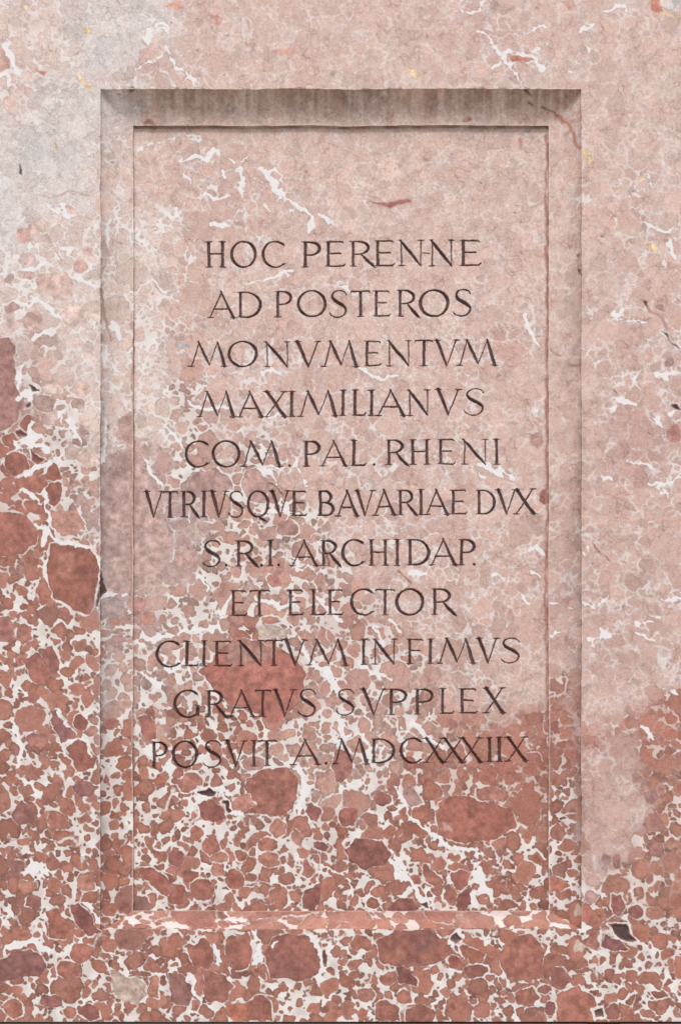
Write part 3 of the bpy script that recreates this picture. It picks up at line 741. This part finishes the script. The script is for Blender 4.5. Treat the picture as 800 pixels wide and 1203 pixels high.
    mx = N(nt, 'ShaderNodeMix', data_type='RGBA'); L(fac, mx.inputs[0]); L(clast_c, mx.inputs[6]); L(calc_c, mx.inputs[7])
    # dirt and old paint kept in the cut letters
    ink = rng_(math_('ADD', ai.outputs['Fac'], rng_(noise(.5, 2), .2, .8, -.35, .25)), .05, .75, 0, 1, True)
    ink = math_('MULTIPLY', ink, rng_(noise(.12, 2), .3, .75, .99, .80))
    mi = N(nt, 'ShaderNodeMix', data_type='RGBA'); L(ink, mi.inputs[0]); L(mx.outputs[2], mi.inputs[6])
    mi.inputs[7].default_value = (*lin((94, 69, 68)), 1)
    L(mi.outputs[2], bs.inputs['Base Color'])
    L(rng_(mid, .2, .8, .5, .72), bs.inputs['Roughness'])
    bs.inputs['Specular IOR Level'].default_value = .3
    bp = N(nt, 'ShaderNodeBump'); bp.inputs['Strength'].default_value = .35; bp.inputs['Distance'].default_value = S * .5
    hsum = math_('ADD', math_('MULTIPLY', fine, .7), math_('ADD', math_('MULTIPLY', mid, 1.3), math_('MULTIPLY', fac, .25)))
    L(hsum, bp.inputs['Height']); L(bp.outputs[0], bs.inputs['Normal'])
    return m
MARBLE = marble('veined_breccia')

def plain(name, c1, c2, sc, rough=.85):
    m = bpy.data.materials.new(name); m.use_nodes = True
    nt = m.node_tree; b = nt.nodes['Principled BSDF']
    t = N(nt, 'ShaderNodeTexCoord'); n = N(nt, 'ShaderNodeTexNoise'); n.inputs['Scale'].default_value = sc; n.inputs['Detail'].default_value = 6
    r = N(nt, 'ShaderNodeMix', data_type='RGBA')
    nt.links.new(t.outputs['Object'], n.inputs['Vector']); nt.links.new(n.outputs['Fac'], r.inputs[0])
    r.inputs[6].default_value = (*c1, 1); r.inputs[7].default_value = (*c2, 1)
    nt.links.new(r.outputs[2], b.inputs['Base Color']); b.inputs['Roughness'].default_value = rough
    bp = N(nt, 'ShaderNodeBump'); bp.inputs['Distance'].default_value = .002; bp.inputs['Strength'].default_value = .6
    nt.links.new(n.outputs['Fac'], bp.inputs['Height']); nt.links.new(bp.outputs[0], b.inputs['Normal'])
    return m

# ------------------------------------------------------------------ mesh builder
def mesh_obj(name, x, v, d, quads, parent, uvf=None, mat=MARBLE, ink=None, smooth=True, wear=None, dirt_shade=None):
    me = bpy.data.meshes.new(name)
    n = len(x)
    co = np.empty((n, 3), np.float32)
    wx_ = bil(WOBX, x, v); wz_ = bil(WOBZ, x, v)      # hand-cut edges are never quite straight
    co[:, 0] = (x + wx_ - XC) * S; co[:, 1] = d * S; co[:, 2] = (1203 - v - wz_) * S
    me.vertices.add(n); me.vertices.foreach_set('co', co.ravel())
    q = np.asarray(quads, np.int32); nq = len(q)
    me.loops.add(nq * 4); me.loops.foreach_set('vertex_index', q.ravel())
    me.polygons.add(nq); me.polygons.foreach_set('loop_start', np.arange(0, nq * 4, 4, dtype=np.int32))
    me.update(calc_edges=True)
    if smooth: me.polygons.foreach_set('use_smooth', np.ones(nq, bool))
    pu, pv = face_uv(x, v, d)
    sill_ = 0
    if uvf: pu, pv = uvf(pu, pv); sill_ = 1 if name == 'sill_moulding' else 0
    def cattr(nm, A):
        a = me.attributes.new(nm, 'FLOAT_COLOR', 'POINT')
        b = np.ones((n, 4), np.float32); b[:, :3] = A; a.data.foreach_set('color', b.ravel())
    def fattr(nm, A):
        a = me.attributes.new(nm, 'FLOAT', 'POINT'); a.data.foreach_set('value', np.asarray(A, np.float32))
    c = bil(CLc, pu, pv); mt = bil(MATc, pu, pv) - .42 * sill_
    if wear is not None:
        wv = wear[:, None]; c = c * (1 - wv) + lin((214, 198, 184)) * wv
    mc = bil(MCc, pu, pv)
    if sill_: c = c * .72 + lin((206, 150, 130)) * .28; mc = mc * .5 + lin((226, 200, 189)) * .5
    if dirt_shade is not None:  # dirt on the mouldings; on the panel rim a painted shadow line
        dv = np.clip(dirt_shade, 0, .85)[:, None]; c = c * (1 - dv) + lin((118, 90, 78)) * dv; mc = mc * (1 - dv) + lin((140, 118, 108)) * dv
    cattr('clast', c); cattr('calcite', mc); fattr('matrix', mt)
    if ink is not None: fattr('ink', ink)
    me.materials.append(mat)
    o = bpy.data.objects.new(name, me); COL.objects.link(o); o.parent = parent
    return o

fall = np.clip((1190 - GY) / 12, 0, 1)
WOBX = ((vnoise(SH, 60, 301) - .5) * 1.3 + (vnoise(SH, 14, 302) - .5) * .7 + (vnoise(SH, 5, 303) - .5) * .5) * fall
WOBZ = ((vnoise(SH, 60, 304) - .5) * 1.3 + (vnoise(SH, 14, 305) - .5) * .7 + (vnoise(SH, 5, 306) - .5) * .5) * fall
CLc = np.clip(CL, .01, .95); MCc = np.clip(MC, .01, .95); MATc = np.clip(MAT, -4, 4)

def grid_obj(name, xs, vs, dfun, parent, keep=None, wearfun=None, extra=None):
    X, Vv = np.meshgrid(xs, vs)
    D = dfun(X, Vv)
    nx, nv = len(xs), len(vs)
    i = np.arange((nx - 1) * (nv - 1)); r = i // (nx - 1); c = i % (nx - 1)
    a = r * nx + c
    q = np.stack([a, a + nx, a + nx + 1, a + 1], 1)
    if keep is not None:
        mxx = (X[:-1, :-1] + X[1:, 1:]) / 2; mvv = (Vv[:-1, :-1] + Vv[1:, 1:]) / 2
        q = q[keep(mxx, mvv).ravel()]
    used = np.zeros(nx * nv, bool); used[q.ravel()] = True
    remap = np.cumsum(used) - 1
    x, v_, d = X.ravel()[used], Vv.ravel()[used], D.ravel()[used]
    q = remap[q]
    if extra is not None:
        ex, ev, ed, eq = extra
        eq = np.asarray(eq) + len(x)
        x = np.concatenate([x, ex]); v_ = np.concatenate([v_, ev]); d = np.concatenate([d, ed]); q = np.concatenate([q, eq])
    return mesh_obj(name, x, v_, d, q, parent, wear=None if wearfun is None else wearfun(x, v_))

def axis(a, b, step, fine=()):
    """sorted coordinates from a to b with closer lines next to the given edges"""
    t = list(np.linspace(a, b, int(round((b - a) / step)) + 1))
    for f, side in fine:
        for k in (0, .25, .5, 1.0, 1.5):
            t.append(f + side * k)
    t = sorted(t); o = [t[0]]
    for q in t[1:]:
        if q - o[-1] > .12 and a <= q <= b: o.append(q)
    if abs(o[-1] - b) > 1e-6: o[-1] = b
    return np.array(o)

def empty(name, loc, label, cat):
    o = bpy.data.objects.new(name, None); COL.objects.link(o); o.location = loc
    o['label'] = label; o['category'] = cat
    o.empty_display_size = .1
    return o

slab = empty('inscription_slab', (0, 0, 0), 'large red and white veined marble slab with a sunk moulded panel of carved Latin lettering', 'stone tablet')
BOT = 1201.0
X0, X1, V0 = -60., 860., -60.

# surround: four bands butted together in one sheet, with the block's sides and back
xa = np.concatenate([axis(X0, -4, 4)[:-1], axis(-4, OL, 1.15, [(OL, -1)])[:-1], axis(OL, OR_, 1.15)[:-1], axis(OR_, 804, 1.15, [(OR_, 1)])[:-1], axis(804, X1, 4)])
va = np.concatenate([axis(V0, -4, 4)[:-1], axis(-4, OT, 1.15, [(OT, -1)])[:-1], axis(OT, OB, 1.15)[:-1], axis(OB, BOT, 1.1, [(OB, 1)])])
BK = 300.
cor = [(X0, V0), (X1, V0), (X1, BOT), (X0, BOT)]
ex = np.array([c[0] for c in cor] * 2); ev = np.array([c[1] for c in cor] * 2); ed = np.array([0.] * 4 + [BK] * 4)
eq = [[0, 1, 5, 4], [1, 2, 6, 5], [2, 3, 7, 6], [3, 0, 4, 7], [4, 5, 6, 7]]
def worn_outer(x, v):
    e = np.maximum(np.maximum(OL - x, x - OR_), np.maximum(OT - v, v - OB))
    top = (v < OT + 1) & (x > OL - 2) & (x < OR_ + 2)
    return np.where(np.abs(e) < 1.4, np.where(top, .75, .18), 0) * np.clip(bil(EDGE, x, v) * 2, 0, 1)
grid_obj('surround', xa, va, surround_depth, slab, keep=lambda x, v: ~((x > OL) & (x < OR_) & (v > OT) & (v < OB)), wearfun=worn_outer, extra=(ex, ev, ed, eq))

# moulding: four lengths, mitred at the corners
def mitre_len(name, side):
    nx = 34
    # s across the moulding (0 outer .. 1 inner), t along it
    s = np.unique(np.concatenate([[0, .006, .012, .03, .06], np.linspace(.09, 1, 32)]))
    if side in 'tb': t = np.linspace(0, 1, 500)
    else: t = np.linspace(0, 1, 860)
    T, Sg = np.meshgrid(t, s)
    L_ = OL + (IL - OL) * Sg; R_ = OR_ + (IR - OR_) * Sg; T_ = OT + (IT - OT) * Sg; B_ = OB + (IB - OB) * Sg
    if side == 't': x, v = L_ + (R_ - L_) * T, T_
    if side == 'b': x, v = L_ + (R_ - L_) * T, B_
    if side == 'l': x, v = L_, T_ + (B_ - T_) * T
    if side == 'r': x, v = R_, T_ + (B_ - T_) * T
    c = 1 - (1 - Sg) ** 2.7
    d = F1D * np.clip(Sg / .012, 0, 1) + COVE * (.8 * c + .2 * Sg)
    n = bil(EDGE, x, v)
    d = d + np.where(Sg == 1, 0, (n - .5) * .25 * np.clip(Sg * 30, 0, 1))
    d = d + np.where(Sg < 1, bil(DEP, *face_uv(x, v, d)), 0)
    ns, ntt = Sg.shape
    i = np.arange((ns - 1) * (ntt - 1)); r = i // (ntt - 1); cc = i % (ntt - 1); a = r * ntt + cc
    q = np.stack([a, a + ntt, a + ntt + 1, a + 1], 1)
    if side in 'br': pass
    flip = side in 'bl'
    if flip: q = q[:, ::-1]
    wr = np.where(Sg > .965, .75 if side == 't' else .45, 0) * np.clip(n * 2, 0, 1)
    drt = None
    uvf = None
    if side == 'b':      # a slanting cut through the bed: other pebbles, drawn out lengthways
        uvf = lambda a_, b_: (190 + (a_ - 118) * .55, 955 + (b_ - 1068) * .8 + 9 * np.sin(a_ / 57.))
    if side in 'lr':
        uvf = lambda a_, b_: (a_, b_ + 42 * np.clip((b_ - 690) / 70, 0, 1) ** 2)
        g1 = np.clip(1 - Sg / .16, 0, 1) * np.clip((bil(N12[1], x, v) - .33) * 2.6, 0, 1) * .6
        drt = (g1 * np.clip((v - 180) / 200, .25, 1)).ravel()
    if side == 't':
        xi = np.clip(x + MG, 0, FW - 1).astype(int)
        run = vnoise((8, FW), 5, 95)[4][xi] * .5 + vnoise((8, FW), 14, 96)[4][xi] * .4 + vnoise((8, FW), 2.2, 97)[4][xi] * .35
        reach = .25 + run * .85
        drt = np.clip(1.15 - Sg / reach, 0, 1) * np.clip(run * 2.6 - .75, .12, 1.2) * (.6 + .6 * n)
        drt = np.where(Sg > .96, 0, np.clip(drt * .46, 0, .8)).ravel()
    return mesh_obj(name, x.ravel(), v.ravel(), d.ravel(), q, slab, wear=wr.ravel(), dirt_shade=drt, uvf=uvf)
for sd_, nm in (('t', 'head_moulding'), ('l', 'side_moulding'), ('r', 'side_moulding'), ('b', 'sill_moulding')):
    mitre_len(nm, sd_)

# ------------------------------------------------------------------ lettering
TH, TN = 2.15, 1.15
def arc(cx, cy, rx, ry, a0, a1, n=22, w0=1.0, tilt=12):
    pts = []
    for k in range(n + 1):
        a = a0 + (a1 - a0) * k / n
        ca = math.cos(math.radians(a)); sa = math.sin(math.radians(a))
        wd = TN + (TH * 1.0 - TN) * abs(math.cos(math.radians(a - tilt))) ** 1.4 * w0
        pts.append((cx + rx * ca, cy + ry * sa, wd))
    return pts
def vstem(x, w=TH, y0=0., y1=1.): return [(x, y0 + .01, .9), (x, y0 + .05, w * .98), (x, y0 + .12, w * .93), (x, .5, w * .86), (x, y1 - .12, w * .93), (x, y1 - .05, w * .98), (x, y1 - .01, .9)]
def ser(x, y, l=.1, r=.1): return [(x, y, .9), ]       # placeholder for tiny end flares
def glyph(ch, W):
    """strokes as lists of (x 0..1, y 0..1 up from the baseline, half width)"""
    sx = 4.0 / W            # serif half length in glyph units
    def foot(x, y): return [(x - sx, y, .62), (x, y, 1.2), (x + sx, y, .62)]
    G = []
    if ch == 'I': G += [vstem(.5), ]; sx = min(sx, .55); G += [foot(.5, 0), foot(.5, 1)]
    elif ch == 'H':
        a, b = .15, .86
        G += [vstem(a), vstem(b), [(a, .52, TN), (b, .52, TN)], foot(a, 0), foot(a, 1), foot(b, 0), foot(b, 1)]
    elif ch in 'EF':
        a = .18
        G += [vstem(a), [(a - sx, .985, .5), (a, .98, TN), (.86, .98, TN), (.92, .93, .9)], [(a, .52, TN), (.74, .52, TN), (.78, .50, .9)]]
        if ch == 'E': G += [[(a - sx, .015, .5), (a, .02, TN), (.9, .02, TN * 1.1), (.99, .09, .9)]]
        else: G += [foot(a, 0)]
    elif ch == 'L': G += [vstem(.22), foot(.22, 1), [(.22 - sx, .015, .5), (.22, .02, TN), (.88, .02, TN * 1.1), (.99, .1, .9)]]
    elif ch == 'T': G += [vstem(.5), foot(.5, 0), [(.02, .93, .9), (.07, .985, TN), (.93, .985, TN), (.98, .93, .9)]]
    elif ch in 'PR':
        a = .16; xr = .9 if ch == 'P' else .72
        G += [vstem(a), foot(a, 0), [(a - sx, .985, .5), (a, .98, TN), (.42 * xr / .9, .98, TN)],
              arc(.42 * xr / .9, .73, xr - .42 * xr / .9, .25, 90, -90, 14), [(.42 * xr / .9, .48, TN), (a, .48, TN)]]
        if ch == 'R': G += [[(.46, .47, TN), (.66, .24, TH), (.88, .03, TH), (1.0, -.07, .7)]]
    elif ch == 'B':
        a = .16
        G += [vstem(a), [(a - sx, .985, .5), (a, .98, TN), (.42, .98, TN)], arc(.42, .755, .36, .225, 90, -90, 12), [(a, .53, TN), (.5, .53, TN)],
              arc(.46, .275, .44, .255, 90, -90, 14), [(a - sx, .015, .5), (a, .02, TN), (.46, .02, TN)]]
    elif ch == 'D':
        a = .14
        G += [vstem(a), [(a - sx, .985, .5), (a, .98, TN), (.36, .98, TN)], arc(.36, .5, .61, .48, 90, -90, 22, tilt=-8), [(.36, .02, TN), (a, .02, TN), (a - sx, .015, .5)]]
    elif ch in 'OQ':
        G += [arc(.5, .5, .47, .505, 0, 360, 36, tilt=14)]
        if ch == 'Q': G += [[(.48, .02, TN), (.68, -.1, TH), (.95, -.22, .7)]]
    elif ch in 'CG':
        G += [arc(.54, .5, .5, .505, 52, 312, 30, tilt=14), [(.83, .90, TN), (.9, .88, 1.1), (.91, .8, .6)]]
        if ch == 'G': G += [[(.9, .44, 1.2), (.9, .3, TH), (.9, .1, TH), (.86, .1, TN)], [(.9 - sx, .45, .4), (.9, .45, .9), (.9 + sx * .8, .45, .4)]]
        else: G += [[(.86, .1, TN), (.97, .16, .7)]]
    elif ch == 'S':
        cp = [(.88, .84, .95), (.82, .93, .9), (.66, 1.0, TN), (.44, 1.0, .9), (.25, .92, 1.3), (.19, .78, 1.6), (.28, .65, TH), (.48, .545, TH * 1.08), (.7, .44, TH * 1.05),
              (.86, .3, 1.6), (.83, .14, 1.4), (.66, .02, 1.0), (.42, -.02, TN), (.22, .03, .9), (.1, .1, 1.1), (.06, .17, .6)]
        P = []
        for i in range(len(cp) - 1):
            p0, p1, p2, p3 = cp[max(i - 1, 0)], cp[i], cp[i + 1], cp[min(i + 2, len(cp) - 1)]
            for k in range(3):
                t = k / 3
                P.append(tuple(.5 * (2 * p1[j] + (p2[j] - p0[j]) * t + (2 * p0[j] - 5 * p1[j] + 4 * p2[j] - p3[j]) * t * t + (3 * p1[j] - p0[j] - 3 * p2[j] + p3[j]) * t ** 3) for j in range(3)))
        P.append(cp[-1]); G += [P]
    elif ch == 'A': G += [[(.07, 0, .9), (.14, .15, TN), (.5, 1.0, 1.0)], [(.46, 1.02, 1.2), (.9, .03, TH), (.93, 0, TH)], [(.2, .34, TN), (.76, .34, TN)], foot(.07, 0), foot(.92, 0)]
    elif ch == 'V': G += [[(.08, 1, TH * 1.1), (.3, .5, TH * .95), (.5, 0, 1.4)], [(.5, -.01, .9), (.88, .95, TN), (.93, 1, .9)], foot(.08, 1), foot(.92, 1)]
    elif ch == 'M': G += [[(.06, 0, .9), (.1, .1, TN), (.26, 1, 1.0)], [(.24, 1, 1.3), (.38, .55, TH), (.53, .06, 1.3)], [(.53, .04, .8), (.76, 1, .9)],
                          [(.75, 1, 1.3), (.85, .5, TH), (.94, 0, TH * 1.05)], foot(.06, 0), foot(.94, 0), [(.19, 1.0, .5), (.26, .99, 1.0)]]
    elif ch == 'N': G += [[(.13, 0, 1.1), (.13, .9, TN), (.13, 1, .9)], [(.08, 1, 1.2), (.3, .73, TH), (.62, .33, TH), (.88, .0, 1.2)], [(.88, .02, .8), (.88, .9, TN), (.88, 1, 1.1)],
                          foot(.13, 0), foot(.88, 1), [(.13 - sx, 1, .5), (.13, 1, 1.0)]]
    elif ch == 'X': G += [[(.12, 1, TH), (.3, .76, TH * .95), (.7, .22, TH * .95), (.9, 0, TH * 1.1)], [(.86, 1, .9), (.5, .5, TN), (.1, 0, .9)], foot(.11, 1), foot(.87, 1), foot(.1, 0), foot(.9, 0)]
    elif ch == '.': G += [[(.5, .035, 1.9), (.52, .04, 1.5)]]
    elif ch == '-': G += [[(0, .5, .8), (1, .5, .8)]]
    return G

ROWS = [  # cap line and baseline at x=280 and x=520, then every character with its left and right edge
 ((283.5, 313.2), (282.0, 312.0), "H 241.6 264.4 O 271 301 C 307.6 336.4 P 354.4 377.5 E 381.4 406 R 410.4 441.5 E 439.5 463.5 N 467.5 497.5 - 496 504.5 N 503.4 533.5 E 539 565"),
 ((342.4, 372.4), (340.2, 370.6), "A 244 277 D 278.5 307 P 323.5 344.5 O 350 383.5 S 386 410 T 412 435.4 E 438.4 458.5 R 465.4 493.6 O 492.4 526.6 S 530.5 555.4"),
 ((401.5, 430.6), (399.5, 429.4), "M 221.5 266.5 O 268 302.5 N 310 340.6 V 346.6 376 M 377.5 420.4 E 427 448 N 453.4 483.4 T 487 508.6 V 511 538.6 M 536.5 583.6"),
 ((460, 489.4), (457.6, 487.6), "M 232.6 277 A 279.4 310 X 310.6 337.6 I 339 346.4 M 349.6 397 I 399.5 406.5 L 413.5 430 I 432.6 440 A 442 476.5 N 477.4 505.6 V 512.5 541.6 S 544 571.6"),
 ((518, 548), (516.4, 545.7), "C 217 247 O 249.4 282.4 M 283.6 331 . 338 342 P 356.5 376.6 A 376.6 409 L 412 430.6 . 438 442 R 452.5 481 H 481.6 505 E 514 535 N 541.6 574 I 579.5 587.1"),
 ((577, 607), (575.5, 604.4), "V 170.5 192 T 191 209 R 212.5 234.5 I 236 243 V 247 267 S 267 287 Q 290.5 315 V 317.5 340 E 341.5 360 B 373 393.5 A 395.5 421.5 V 418 440 A 439 465 R 466.6 491 I 491 498 A 499 527.5 E 528.4 548.5 D 559.6 581.5 V 583.6 607 X 604 629.5"),
 ((635, 665), (633.5, 663.5), "S 236.5 260.5 . 264 268 R 275.5 304 . 305 309 I 314 321 . 326 330 A 341.5 374.5 R 376 401 C 401.5 429.4 H 433 455.5 I 463 470.2 D 478 504.4 A 505 538 P 539.5 559 . 555 559"),
 ((693.5, 723.5), (691.4, 721.4), "E 271 290.5 T 292.5 317.5 E 337.6 356.5 L 364 382 E 384 403 C 411.4 440.5 T 440.5 464.5 O 465.4 497.5 R 505.6 536.5"),
 ((753, 783), (750.5, 779.6), "C 183.4 214 L 216.4 234 I 237 243.6 E 251 272.5 N 278.5 310 T 311 332 V 334 359.5 M 359.5 409.6 I 424 431 N 437 466.6 F 477.4 498.4 I 502.5 509.5 M 514 558.4 V 560.5 585.4 S 586.6 613"),
 ((811.4, 842), (809, 838.4), "G 204.4 235 R 241.6 268 A 268.6 300.4 T 299.5 319 V 322 347.5 S 349 373.6 S 393.4 418.6 V 424.6 453.4 P 456.4 479.5 P 487 510.4 L 516.4 533.5 E 539.5 560.5 X 568 593.5"),
 ((870.5, 900.5), (867.5, 896), "P 178.6 197.5 O 202.6 231.4 S 236.5 262 V 265 289 I 295 302 T 302.5 325 A 341.5 376 . 381 385 M 391 433 D 435.4 463 C 469.6 497.5 X 498 523 X 520 546 X 541 567 I 571.5 578.5 I 583 590 X 594 620"),
]
kp = (ZC + DP) / ZC
def topanel(x, y): return XC + (x - XC) * kp, VC + (y - VC) * kp
PXL, PXR = 158., 643.        # coarse 1-unit lattice of the panel inside its fine rim
PVT, PVB = 140., 1063.
SUB = 3
nXc, nVc = int(PXR - PXL), int(PVB - PVT)
NXF, NVF = nXc * SUB + 1, nVc * SUB + 1
H = np.full((NVF, NXF), -9., np.float32); LID = np.full((NVF, NXF), -1, np.int32)
chars = []
lr = np.random.RandomState(4)
for (tl, bl), (tr, br_), txt in ROWS:
    tk = txt.split()
    for k in range(0, len(tk), 3):
        ch, x0, x1 = tk[k], float(tk[k + 1]), float(tk[k + 2])
        xc = (x0 + x1) / 2; f = (xc - 280) / 240
        top = tl + (tr - tl) * f; base = bl + (br_ - bl) * f
        W = x1 - x0; idx = len(chars)
        if ch == '-': idx = len(chars) - 1      # the little tie belongs to the N before it
        else: chars.append(ch)
        jw = lr.uniform(.93, 1.08)
        for stx in glyph(ch, W):
            P = [(*topanel(x0 + p[0] * W + lr.uniform(-.12, .12), base - p[1] * (base - top)), p[2] * jw) for p in stx]
            if len(P) == 1: P = P * 2
            for (ax, ay, ar), (bx, by, brr) in zip(P[:-1], P[1:]):
                m = max(ar, brr) + 1.5
                gx0 = max(int((min(ax, bx) - m - PXL) * SUB), 0); gx1 = min(int((max(ax, bx) + m - PXL) * SUB) + 2, NXF)
                gy0 = max(int((min(ay, by) - m - PVT) * SUB), 0); gy1 = min(int((max(ay, by) + m - PVT) * SUB) + 2, NVF)
                X, Y = np.meshgrid(PXL + np.arange(gx0, gx1) / SUB, PVT + np.arange(gy0, gy1) / SUB)
                exx, eyy = bx - ax, by - ay
                t = np.clip(((X - ax) * exx + (Y - ay) * eyy) / (exx * exx + eyy * eyy + 1e-9), 0, 1)
                h = (ar + (brr - ar) * t) - np.hypot(X - ax - t * exx, Y - ay - t * eyy)
                hs = H[gy0:gy1, gx0:gx1]; ls = LID[gy0:gy1, gx0:gx1]
                nw = h > hs; hs[nw] = h[nw]; ls[nw] = idx
wob = vnoise((NVF, NXF), 5, 71) * .4 - .16
H = H + wob.astype(np.float32)
LD = np.clip(H * 1.7, 0, 3.6)            # depth of the V cut
LD[0] = LD[-1] = 0; LD[:, 0] = LD[:, -1] = 0
cut = (LD > 0)
fc = cut[:-1, :-1] | cut[1:, :-1] | cut[:-1, 1:] | cut[1:, 1:]          # fine cells
cc = fc.reshape(nVc, SUB, nXc, SUB).any((1, 3))                          # coarse cells touched by a cut

# panel sheet: rim + untouched coarse cells + flat fine cells next to the letters
xs = np.concatenate([[IL, IL + .25, IL + .5, IL + 1, IL + 2], np.arange(PXL, PXR + .5), [IR - 2, IR - 1, IR - .5, IR - .25, IR]])
vs = np.concatenate([[IT, IT + .25, IT + .5, IT + 1, IT + 2], np.arange(PVT, PVB + .5), [IB - 2, IB - 1, IB - .5, IB - .25, IB]])
X, Vv = np.meshgrid(xs, vs)
inner = (X >= 165) & (X <= 636) & (Vv >= 268) & (Vv <= 915)
D = panel_depth(X, Vv)
D = D + np.where(inner | (X <= IL + 2) | (X >= IR - 2) | (Vv <= IT + 2) | (Vv >= IB - 2), 0, bil(DEP, *face_uv(X, Vv, D)))
nx, nv = X.shape[1], X.shape[0]
keepc = np.ones((nv - 1, nx - 1), bool); keepc[5:5 + nVc, 5:5 + nXc] = ~cc
rr, c2 = np.nonzero(keepc); a = rr * nx + c2
q1 = np.stack([a, a + nx, a + nx + 1, a + 1], 1)
ff = np.repeat(np.repeat(cc, SUB, 0), SUB, 1)
rr, c2 = np.nonzero(ff & ~fc); a = rr * NXF + c2
q2 = np.stack([a, a + NXF, a + NXF + 1, a + 1], 1)
XF, VF = np.meshgrid(PXL + np.arange(NXF) / SUB, PVT + np.arange(NVF) / SUB)
XF = XF.ravel(); VF = VF.ravel(); LDf = LD.ravel()
def compact(q):
    used = np.unique(q); rm = np.zeros(NXF * NVF, np.int32); rm[used] = np.arange(len(used)); return used, rm[q]
us, q2r = compact(q2)
us1 = np.zeros(nx * nv, bool); us1[q1.ravel()] = True; rm1 = np.cumsum(us1) - 1
n1 = int(us1.sum())
px2 = np.concatenate([X.ravel()[us1], XF[us]]); pv2 = np.concatenate([Vv.ravel()[us1], VF[us]])
pd2 = np.concatenate([D.ravel()[us1], np.full(len(us), DP)])
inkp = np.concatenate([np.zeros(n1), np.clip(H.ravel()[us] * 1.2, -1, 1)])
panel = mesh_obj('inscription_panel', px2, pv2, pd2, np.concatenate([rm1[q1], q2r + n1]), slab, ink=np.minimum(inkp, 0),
                 dirt_shade=np.clip(1.2 - (pv2 - IT) / 1.6, 0, 1) * .8 * (.5 + .7 * bil(NR, px2, pv2)) + np.clip(1.1 - np.minimum(px2 - IL, IR - px2) / 1.1, 0, 1) * .35 * bil(NR, px2, pv2) * 1.5)  # top term paints the lip's shadow line, side term darkens the side edges

# every letter is its own V-cut piece of the panel
cid = np.maximum.reduce([LID[:-1, :-1], LID[1:, :-1], LID[:-1, 1:], LID[1:, 1:]])
Hm = H[:-1, :-1]
rr, c2 = np.nonzero(fc); ids = cid[rr, c2]
order = np.argsort(ids, kind='stable'); rr, c2, ids = rr[order], c2[order], ids[order]
bounds = np.searchsorted(ids, np.arange(len(chars) + 1))
for k, ch in enumerate(chars):
    r_, c_ = rr[bounds[k]:bounds[k + 1]], c2[bounds[k]:bounds[k + 1]]
    if not len(r_): continue
    a = r_ * NXF + c_
    used, q = compact(np.stack([a, a + NXF, a + NXF + 1, a + 1], 1))
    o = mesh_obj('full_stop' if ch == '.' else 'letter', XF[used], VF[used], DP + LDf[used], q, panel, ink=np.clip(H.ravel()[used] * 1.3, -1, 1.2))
    o['label'] = 'incised full stop' if ch == '.' else 'incised capital letter ' + ch

# ------------------------------------------------------------------ course of stone under the slab
base = empty('base_course', (0, 0, 0), 'dull brown stone course directly below the marble slab at the bottom edge', 'stone ledge')
def box(name, x0, x1, d0, d1, v0, v1, mat, parent, bev=.8):
    import bmesh
    bm = bmesh.new()
    bmesh.ops.create_cube(bm, size=1)
    for vt in bm.verts:
        vt.co = ((x0 + (vt.co.x + .5) * (x1 - x0) - XC) * S, (d0 + (vt.co.y + .5) * (d1 - d0)) * S, (1203 - (v1 + (vt.co.z + .5) * (v0 - v1))) * S)
    bmesh.ops.bevel(bm, geom=bm.edges[:], offset=bev * S, segments=2, affect='EDGES')
    me = bpy.data.meshes.new(name); bm.to_mesh(me); bm.free(); me.materials.append(mat)
    o = bpy.data.objects.new(name, me); COL.objects.link(o); o.parent = parent
    return o
brown = plain('brown_stone', lin((150, 128, 110)), lin((112, 92, 78)), 40)
mort = plain('dark_mortar', lin((92, 76, 68)), lin((70, 56, 50)), 90)
box('mortar_bed', X0 + 4, X1 - 4, 5, 296, BOT + .02, BOT + 1.6, mort, base, .05)
box('stone_block', X0, 691, 1.5, 300, BOT + 1.62, BOT + 110, brown, base)
box('stone_block', 728, X1, 1.5, 300, BOT + 1.62, BOT + 110, brown, base)
box('stone_block', 692, 727, 6, 298, BOT + 1.62, BOT + 108, mort, base)
